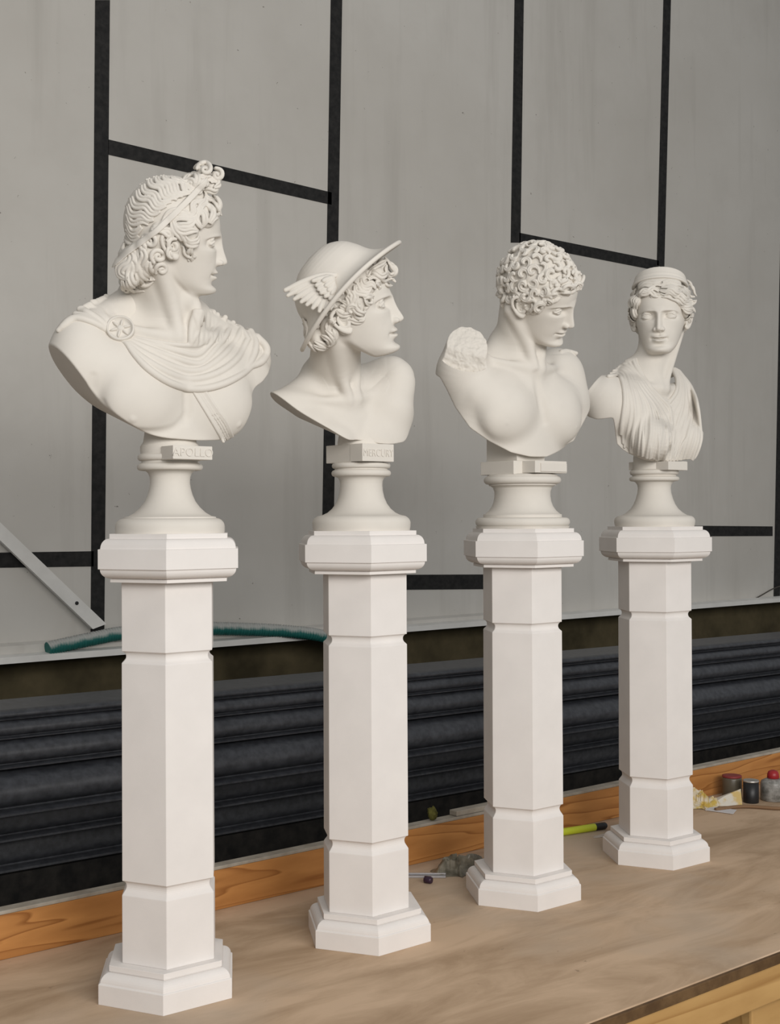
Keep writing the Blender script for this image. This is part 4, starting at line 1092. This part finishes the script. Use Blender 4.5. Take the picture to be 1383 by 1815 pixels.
    for p in ([(610, 330), (540, 345), (475, 362)], [(615, 345), (560, 375), (500, 395)], [(618, 365), (575, 400), (515, 425)], [(622, 385), (590, 425), (535, 450)], [(626, 400), (605, 445), (565, 475)], [(632, 420), (622, 465), (600, 492)],
              [(622, 335), (585, 350), (550, 362)], [(626, 350), (600, 375), (568, 398)], [(628, 370), (612, 405), (588, 430)], [(634, 395), (626, 430), (612, 455)]):
        Q = W(p, w0 + .004, w1 + .0045); wg.tube(Q, taper(len(Q), .0042, .6, .7, .25), .0006)
    b.part('wing', wg.mesh('wing'), hat)
    wl = []
    b.part('figure', g.mesh('figure'))
    prof = [(.0740, 0), (.0750, .005)] + arc((.062, .0105), (.0135, .0125), 5, 88, 8) + [(.0615, .0235), (.0590, .0240)] + [(.0520, .0275), (.0450, .0335), (.0395, .0410), (.0355, .0500), (.0330, .0610), (.0325, .0700), (.0330, .0760), (.0355, .0805), (.040, .083)]
    prof += arc((.0415, .0875), (.0042, .0048), -85, 80, 8) + [(.0405, .0930), (.0405, .0945)] + arc((.0415, .0990), (.0035, .0042), -80, 85, 8) + [(.036, .1035), (.036, .135), (.030, .17)]
    socle(b, prof, None)
    bm = bmesh.new(); box(bm, (-.036, -.020, .1032), (.024, .042, .1306), .001)
    b.part('block', bm)
    bm = bmesh.new(); box(bm, (-.036, -.0495, .1040), (.0245, -.018, .1305), .0007)
    pq = b.part('name_plaque', bm); lettering(b, pq, 'MERCURY', (-.0058, -.0496, .1165), .0125, .80)
# ---------------------------------------------------------------- third bust: curly hair, broken raised arm
def bust_three():
    b = Bust(2, 'bust', 'bare chested male bust with short curls, looking down, right arm broken off')
    C3 = cropper(770, 410, 4.127)
    g = Grid((-.21, -.12, .10), (.20, .14, .49), .001)
    F = TF((0, .034, .272), .70)
    H = Head((-.0175, .0457, .3824), math.radians(26.5), math.radians(28), math.radians(-26), .69)
    torso(g, F, arms=(0, 1), pec=1.0, pk=1.8, py=-1.85, pdz=-1.2, trap=1)
    k = F.k
    sp = F.w((-17, -8.5, -2))
    st = b.P(829, 612, .078)                                  # middle of the broken end
    g.ell(F.w((-14.5, -9, -4)), np.array((5.8, 5.6, 7.5)) * k, .02)
    ar = catmull([F.w((-14, -9, -5)), sp, (sp + st) / 2 + np.array((0, 0, .002)), st + (st - sp) * .25], 6)
    g.tube(ar, np.linspace(6.2, 4.7, len(ar)) * k, .018)
    g.tube(catmull([F.w((-13, -8, -10)), F.w((-14, -9.5, -17)), F.w((-13, -9, -26))], 5), np.linspace(5.5, 4.5, 11) * k, .02)   # back muscle below the raised arm
    # broken end: an uneven plane
    v = st - (sp + F.w((-14, -9, -5))) / 2; nv = np.array([-.42, .80, .43]); nv /= np.linalg.norm(nv)
    sl = g.win(st - .075, st + .075); X, Fw, Z = g.open(sl)
    d = F32(nv[0]) * (X - F32(st[0])) + F32(nv[1]) * (Fw - F32(st[1])) + F32(nv[2]) * (Z - F32(st[2]))
    bump = vnoise(X, Fw, Z, .016, 1) * F32(.0030) + vnoise(X, Fw, Z, .006, 2) * F32(.0022) + vnoise(X, Fw, Z, .003, 3) * F32(.0015)
    far = ((X - F32(st[0])) ** 2 + (Fw - F32(st[1])) ** 2 + (Z - F32(st[2])) ** 2) > .048 ** 2
    # lower left corner of the break falls back in a second facet
    n2 = nv * .8 + np.array([-.25, .1, -.62]); n2 /= np.linalg.norm(n2); o2 = st + np.array([-.006, 0, -.021])
    d2 = F32(n2[0]) * (X - F32(o2[0])) + F32(n2[1]) * (Fw - F32(o2[1])) + F32(n2[2]) * (Z - F32(o2[2]))
    cutd = smax(d, d2, .003) + bump
    g.D[sl] = np.where(far, g.D[sl], smax(g.D[sl], cutd, .002))
    neck(g, F, H, (6.4, 5.8), .8)
    add_head(g, H, k=.008, lidlow=.10)
    g.ell(F.w((16, -8.5, 1.5)), np.array((6, 5.5, 5)) * k, .03)
    g.tube(b.cast([g], resample(C3([(930, 880), (960, 872), (1000, 880), (1038, 892)]), 3)), .0035, .002)
    for p, r_ in (([(742, 1040), (765, 1180), (795, 1310), (808, 1390)], .0040),):
        Q = smooth_path(b.cast([g], resample(catmull(C3(p), 6), 3)), 4); Q = Q + g.grad(Q, .006) * .0032; g.tube_cut(Q, taper(len(Q), r_, .4, .4, .3), .011)
    cut_view(g, b, C3([(-60, 1000), (40, 1030), (85, 1110), (150, 1250), (260, 1400), (400, 1500), (560, 1588), (700, 1628), (820, 1642), (920, 1615), (1020, 1572), (1045, 1520), (1090, 1440), (1150, 1330), (1200, 1150)]), .002, .12)
    # hair: short curls all over the skull
    hg = Grid(H.pos - .12, H.pos + .13, .0008, .03); c = H.sc
    hair_cap(hg, H, (7.55, 9.45, 9.1), (0, -1.2, 14.3), (4.4, .80, 18.0))
    def he(p, r, k=.5): hg.ell(H.w(p), np.array(r) * c, k * c, H.Rrows())
    for s in (-1, 1):
        he((s * 6.4, 1.8, 13.4), (1.3, 3.0, 2.4)); he((s * 5.2, 4.9, 15.8), (1.4, 2.0, 1.8)); he((s * 2.4, 7.0, 17.8), (2.6, 1.5, 1.5), 1.); he((s * 6.7, 2.6, 11.6), (.8, 1.0, 1.6)); he((s * 6.0, -3.6, 8), (1.2, 2.0, 3.6))
    he((0, -6.6, 8), (5.2, 2.4, 4))
    base = snapshot(hg)
    hg.D += F32(.0017)
    scatter_curls(hg, H, base, 11, 170, (7.6, 9.5, 9.1), (0, -1.2, 14.3), lambda l: l[2] > 4.2)
    # fringe along the forehead and round the ear
    for p in ([(850, 480), (880, 430), (930, 420), (960, 440)], [(930, 440), (960, 400), (1000, 400), (1020, 425)], [(1000, 420), (1040, 380), (1075, 390), (1070, 425)], [(820, 500), (850, 460), (900, 460)], [(790, 510), (810, 470), (850, 470), (860, 500)],
              [(730, 560), (750, 520), (800, 520), (800, 560)], [(700, 560), (720, 600), (745, 580), (735, 540)], [(690, 520), (720, 500), (750, 520), (730, 550)], [(580, 480), (610, 450), (650, 460), (640, 500)], [(650, 470), (690, 450), (720, 480)], [(760, 470), (790, 440), (830, 450)]):
        Q = smooth_path(b.cast([base, g], resample(catmull(C3(p), 6), 2.)), 2)
        lock(hg, Q, .0030, base, 1, lift=.001); mirror_lock(hg, H, Q, .0030, base, 1, (.5, .35))
    b.part('hair', hg.mesh('hair'))
    b.part('figure', g.mesh('figure'))
    m = .000959
    prof = [(.0780, 0), (.0795, .004)] + arc((.0735, .0105), (.0065, .0075), -60, 85, 8) + [(.0665, .0185), (.0665, .0235), (.0640, .0240), (.0570, .0300), (.0520, .0370), (.0490, .0450), (.0475, .0540), (.0475, .0620), (.0500, .0690), (.0540, .0720), (.0570, .0725), (.0570, .0750)]
    prof += arc((.0590, .0815), (.0065, .0065), -80, 85, 8) + [(.0595, .0890), (.0560, .0910), (.050, .092)]
    socle(b, prof, None)
    bm = bmesh.new(); box(bm, (-.050, -.030, .0905), (.026, .05, .113), .001); box(bm, (-.036, -.024, .113), (.030, .05, .165), .001); b.part('block', bm)
    bm = bmesh.new(); box(bm, (-.030, -.0600, .0925), (.046, -.026, .1125), .001)
    pq = b.part('name_plaque', bm)
    bm = bmesh.new(); box(bm, (-.018, -.0622, .0945), (.044, -.0590, .1085), .0006)
    o = b.part('panel', bm, pq)
# ---------------------------------------------------------------- fourth bust: draped woman with a diadem
def bust_four():
    b = Bust(3, 'bust', 'draped female bust with a diadem over waved hair and one arm cut short')
    C4 = cropper(1030, 450, 4.538)
    g = Grid((-.21, -.12, .10), (.17, .14, .48), .001)
    F = TF((.002, .018, .262), .62)
    H = Head((.0167, .0037, .3865), math.radians(-54), math.radians(6.4), 0, .673)
    k = F.k
    torso(g, F, arms=(0, 0), pec=.85, trap=1)
    for s in (-1, 1):
        g.ell(F.w((s * 17, -7.6, -6)), np.array((5.2, 5.4, 8.5)) * k, .02)
        g.ell(F.w((s * 10.5, -3.6, -7.5)), np.array((6.5, 4.4, 7)) * k, .03)
        g.ell(F.w((s * 8.6, 2.6, -16.5)), np.array((6.0, 5.2, 6.0)) * k, .014)
    g.ell(F.w((0, .6, -18)), np.array((5.5, 3.6, 7)) * k, .02)
    # raised stump of the right arm, cut square
    a0, a1 = F.w((-16, -7.6, -5.5)), b.P(1046, 694, .03)
    g.tube(catmull([a0, (a0 + a1) / 2, a1 + (a1 - a0) * .3], 5), np.array([5.8, 5.8, 5.8, 5.7, 5.7, 5.6, 5.5, 5.4, 5.4, 5.4, 5.4]) * k, .012)
    nv = (a1 - a0) / np.linalg.norm(a1 - a0); sl = g.win(a1 - .08, a1 + .08); X, Fw, Z = g.open(sl)
    d = F32(nv[0]) * (X - F32(a1[0])) + F32(nv[1]) * (Fw - F32(a1[1])) + F32(nv[2]) * (Z - F32(a1[2]))
    g.D[sl] = smax(g.D[sl], d.astype(F32), .0015)
    g.tube(catmull([F.w((0, -7, -4)), F.w((0, -5.5, 5)), H.w((0, -2.8, 6))], 5), np.linspace(5.7, 5.0, 11) * k, .018)
    for s in (-1, 1):
        g.tube([F.w((s * 1.0, .2, -.2)), H.w((s * 5.8, -3.2, 7))], np.array((.8, .9)) * k, .014)
    add_head(g, H, k=.008, fem=1, lips=1.2, brow=1., mw=.82, es=1.16)
    HEM = C4([(-150, 1285), (75, 1292), (130, 1300), (240, 1282), (262, 1287), (275, 1400), (285, 1500), (330, 1545), (380, 1580), (450, 1612), (520, 1640), (640, 1662), (760, 1655), (880, 1640), (905, 1660), (940, 1610), (970, 1530), (1000, 1380)])
    cut_view(g, b, HEM, .002, .12)
    # hair
    hg = Grid(H.pos - .13, H.pos + .13, .0008, .03); c = H.sc
    hair_cap(hg, H, (7.7, 9.5, 9.0), (0, -1.1, 14.4), (4.2, .60, 17.6)); hg.ell(H.w((0, 3.6, 20.0)), np.array((6.2, 4.2, 3.0)) * H.sc, .006, H.Rrows())
    def he(p, r, k=.5): hg.ell(H.w(p), np.array(r) * c, k * c, H.Rrows())
    for s in (-1, 1):
        he((s * 6.8, 2.0, 13.4), (1.7, 3.4, 3.0)); he((s * 5.6, 4.9, 15.8), (1.9, 2.2, 2.0)); he((s * 2.6, 7.2, 17.9), (2.8, 1.5, 1.5), 1.); he((s * 7.2, -1.5, 12.0), (1.6, 2.6, 2.8)); he((s * 6.0, -4.5, 9), (1.9, 3, 3))
    for s in (-1, 1): he((s * 5.0, -2.2, 18.6), (3.0, 4.6, 3.0), 1.)
    he((0, -9.4, 11.5), (4.6, 3.6, 4.2), 1.)
    base = snapshot(hg); grids = [base, g]
    hg.D += F32(.0017)
    for p in ([(630, 325), (585, 330), (560, 300), (520, 325), (490, 320), (470, 355)], [(625, 300), (575, 275), (545, 300), (505, 290), (480, 325), (455, 330)], [(620, 345), (590, 345), (560, 335)],
              [(640, 320), (680, 335), (710, 320), (750, 350), (790, 365), (820, 400), (860, 410)], [(640, 295), (680, 305), (720, 290), (760, 320), (800, 325), (840, 365), (890, 370)], [(650, 270), (700, 270), (740, 270), (780, 295), (830, 310), (870, 340), (910, 345)],
              [(470, 275), (515, 248), (560, 262), (600, 240), (645, 256)], [(650, 250), (700, 240), (745, 258), (790, 262), (840, 300)], [(500, 240), (550, 228), (610, 232), (640, 225)], [(660, 228), (715, 222), (760, 240), (800, 245)],
              [(655, 345), (700, 350), (730, 365), (770, 385), (800, 415)], [(800, 415), (840, 440), (880, 430), (910, 450)], [(830, 385), (870, 405), (910, 400)], [(860, 380), (900, 395), (925, 375)], [(820, 430), (850, 465), (890, 465)],
              [(440, 340), (405, 370), (420, 400), (400, 420)], [(455, 350), (430, 380), (450, 400), (425, 425)], [(470, 360), (445, 400), (440, 440), (420, 460)], [(410, 350), (392, 390), (405, 430)], [(430, 430), (430, 470), (445, 510)],
              [(850, 215), (880, 240), (890, 280), (915, 300)], [(865, 250), (900, 270), (905, 310), (925, 340)], [(870, 470), (900, 440), (915, 470)]):
        Q = smooth_path(b.cast(grids, resample(catmull(C4(p), 6), 2.)), 2)
        lock(hg, Q, .0031, base, 2)
    for s in (-1, 1):                                    # combed back over the sides, gathered behind
        for j in range(10):
            z0 = 9.5 + j * 1.1
            t = np.linspace(0, 1, 14)
            p = np.stack([s * (7.6 - 3.2 * t ** 2), 2.5 - 11.5 * t, z0 + (11.5 - z0) * t * .8 + .35 * np.sin(t * 16 + j)], 1)
            lock(hg, base.snap(H.w(p)), .003, base, 2)
    for j in range(9):
        t = np.linspace(0, 1, 12); a = j * 2 * PI / 9
        p = np.stack([4.4 * np.cos(a + 1.2 * t) * (1 - .8 * t), -11 - 2 * t, 11.5 + 4 * np.sin(a + 1.2 * t) * (1 - .8 * t)], 1); lock(hg, base.snap(H.w(p)), .0032, base, 1)
    b.part('hair', hg.mesh('hair'))
    # diadem: a crescent standing on the hair
    dg = Grid((-.13, -.12, .36), (.12, .13, .52), .0008, .03)
    sl, (x, y, z) = head_local(dg, H)
    # tilted frame: v along the height of the crescent
    ca, sa = math.cos(math.radians(20)), math.sin(math.radians(20))
    y0, z0 = 0.2, 19.3
    v = (z - z0) * F32(ca) - (y - y0) * F32(sa) ; u = (y - y0) * F32(ca) + (z - z0) * F32(sa)
    rr = np.sqrt((x / 7.3) ** 2 + (u / 7.0) ** 2)
    th = np.arctan2(np.abs(x), u)
    hgt = 3.5 * np.cos(np.clip(th / 2.0, 0, PI / 2)) + .1
    shell = (np.abs(rr - 1 + .030 * v) * 7.0 - .33)
    rim = np.sqrt(((rr - 1 + .03 * .3) * 7.0 - .18) ** 2 + (v - .3) ** 2) - .38
    rim2 = np.sqrt(((rr - 1 + .03 * v) * 7.0 - .18) ** 2 + (v - .33 * hgt - .4) ** 2) - .24
    dd = np.maximum(np.maximum(shell, v - hgt), -v)
    dd = smin(dd, smax(rim, -u - 1.5, .2), .15); dd = smin(dd, smax(rim2, -u - 0., .2), .15)
    dd = smax(dd, -u - .3, .2)
    dg.D[sl] = (dd * F32(c)).astype(F32)
    b.part('diadem', dg.mesh('diadem', 1))
    # dress
    cg = Grid((-.19, -.11, .105), (.16, .14, .34), .0009, .03)
    edge_l = [(222, 990), (305, 988), (338, 1060), (350, 1180), (336, 1310), (322, 1440)]
    F1 = [edge_l, [(242, 968), (328, 965), (365, 1080), (400, 1230), (382, 1400), (358, 1530)], [(268, 948), (348, 952), (400, 1090), (430, 1260), (425, 1420), (405, 1590)], [(290, 932), (366, 948), (430, 1080), (480, 1240), (480, 1420), (465, 1610)],
          [(312, 918), (386, 950), (460, 1090), (540, 1230), (560, 1420), (530, 1630)], [(320, 905), (400, 950), (490, 1090), (600, 1250), (640, 1430), (600, 1650)], [(350, 895), (420, 950), (520, 1100), (640, 1260), (700, 1420), (660, 1655)],
          [(390, 880), (440, 950), (540, 1090), (650, 1220), (715, 1350), (705, 1560)], [(425, 862), (455, 930), (545, 1062), (640, 1165), (705, 1240), (725, 1370)], [(445, 850), (462, 905), (545, 1050), (640, 1150), (708, 1192)]]
    F2 = [[(735, 930), (768, 1000), (772, 1070), (755, 1130), (710, 1192)], [(745, 925), (790, 1010), (798, 1090), (785, 1180), (735, 1290), (728, 1400)], [(752, 928), (808, 1020), (820, 1120), (810, 1240), (770, 1380), (700, 1650)], [(760, 930), (828, 1030), (845, 1140), (850, 1270), (815, 1420), (745, 1655)],
          [(768, 935), (845, 1040), (870, 1160), (885, 1300), (860, 1450), (800, 1650)], [(775, 938), (865, 1055), (900, 1180), (915, 1320), (905, 1470), (850, 1645)], [(785, 945), (885, 1075), (925, 1210), (940, 1350), (940, 1490), (890, 1655)], [(795, 950), (905, 1110), (942, 1240), (960, 1390), (968, 1520), (920, 1640)]]
    extra = [([(440, 1300), (430, 1450), (420, 1600)], 3), ([(500, 1430), (500, 1530), (495, 1620)], 3), ([(560, 1500), (560, 1570), (550, 1640)], 3), ([(620, 1450), (625, 1560), (610, 1655)], 3), ([(660, 1340), (690, 1450), (680, 1600)], 3), ([(345, 1400), (340, 1470), (338, 1520)], 3), ([(365, 1380), (355, 1480), (350, 1555)], 3),
             ([(820, 1100), (850, 1200), (845, 1330)], 3), ([(870, 1100), (900, 1200), (915, 1300)], 3), ([(760, 1400), (735, 1500), (720, 1640)], 3), ([(710, 1230), (735, 1300), (725, 1420)], 2.6), ([(845, 1480), (800, 1560), (770, 1655)], 3), ([(690, 1380), (712, 1500), (690, 1660)], 3.4), ([(745, 1430), (728, 1540), (742, 1660)], 3.4), ([(712, 1400), (716, 1520), (716, 1660)], 3)]
    def st(p, n=44):
        q = catmull(C4(p), 8); u_ = np.linspace(0, 1, len(q)); t = np.linspace(0, 1, n); return np.stack([np.interp(t, u_, q[:, i]) for i in (0, 1)], 1)
    wt = b.zc - float((F.w((9, -8, 2.2)) - b.eye) @ b.vd)
    for fam, r0, far in ((F1, .0040, 0), (F2, .0040, 1)):
        S_ = [st(p) for p in fam]; rows = []
        for i, A in enumerate(S_):
            if i: rows += [(S_[i - 1] * (1 - t) + A * t, 0) for t in (.25, .5, .75)]
            rows.append((A, 1 + i % 2))
        Wd = []
        for A, _ in rows:
            w = b.zc - (b.cast([g], A) - b.eye) @ b.vd
            if far:
                u_ = np.linspace(0, 1, len(w)); i5 = int(np.argmax(u_ > .45)); w2 = np.where(u_ > .45, w, np.interp(u_, [0, .45], [wt, w[i5]]))
                w = np.where(u_ < .3, w2, np.maximum(w, w2))
            Wd.append(w)
        Wd = np.array(Wd)
        for _ in range(14 if far else 3):
            Wd[:, 1:-1] = Wd[:, 1:-1] * .5 + (Wd[:, :-2] + Wd[:, 2:]) * .25
            Wd[1:-1] = Wd[1:-1] * .5 + (Wd[:-2] + Wd[2:]) * .25
        for (A, kind), w in zip(rows, Wd):
            Q = np.array([b.P(x, y, q) for (x, y), q in zip(A, w)])
            if far: Q = np.vstack([Q[:1] + np.linspace(1, .2, 5)[:, None] * np.array((.002, -.022, -.006)), Q])
            elif A[0][1] < 655.5: Q = np.vstack([over(g, Q[:1], 3, .005)[::-1][:-1], Q])
            if kind: Q = Q + g.grad(Q, .006) * .0012 if not far else Q - b.vd * .0014; cg.tube(Q, r0 * (1.0 if kind == 1 else .75), .001)
            else: cg.tube(Q, .0027, .0015)
    A, B = st(F1[-2]), st(F2[1])
    for t in np.linspace(0, 1, 8):
        Q = smooth_path(b.cast([g], (A * (1 - t) + B * t)[26:]), 2); cg.tube(Q, .0024, .0015)
    A, B = st(F1[5]), st(F2[3])
    for t in np.linspace(0, 1, 12):
        Q = smooth_path(b.cast([g], (A * (1 - t) + B * t)[28:]), 2); cg.tube(Q, .0026, .0015)
    for p, r in extra:
        Q = smooth_path(b.cast([g], st(p, 20)), 2); Q = Q + g.grad(Q, .006) * .0016; cg.tube(Q, taper(20, r * .001, .3, .8, .4), .001)
    # trim the hem with the same saw as the figure
    cut_view(cg, b, [(x, y + 1.5) for x, y in HEM], .001, .12)
    b.part('dress', cg.mesh('dress', 2))
    b.part('figure', g.mesh('figure'))
    prof = [(.0730, 0), (.0745, .005)] + arc((.0645, .0095), (.0105, .0105), -10, 88, 8) + [(.0630, .0205), (.0600, .0212), (.0520, .0262), (.0440, .0335), (.0385, .0420), (.0345, .0520), (.0315, .0630), (.0305, .0720), (.0315, .0785), (.0350, .0835), (.0400, .0855)]
    prof += arc((.0420, .0895), (.0045, .0042), -85, 85, 8) + [(.0405, .0945), (.0405, .0965)] + arc((.0415, .1015), (.0040, .0045), -80, 85, 8) + [(.039, .107), (.039, .130), (.030, .17)]
    socle(b, prof, None)
    bm = bmesh.new(); box(bm, (-.020, -.030, .107), (.020, .045, .122), .001); b.part('block', bm)
    bm = bmesh.new(); box(bm, (-.028, -.0560, .1045), (.028, -.024, .1205), .0008); box(bm, (.020, -.050, .1075), (.034, -.030, .1215), .0008); b.part('name_plaque', bm)

for make in (bust_one, bust_two, bust_three, bust_four): make()
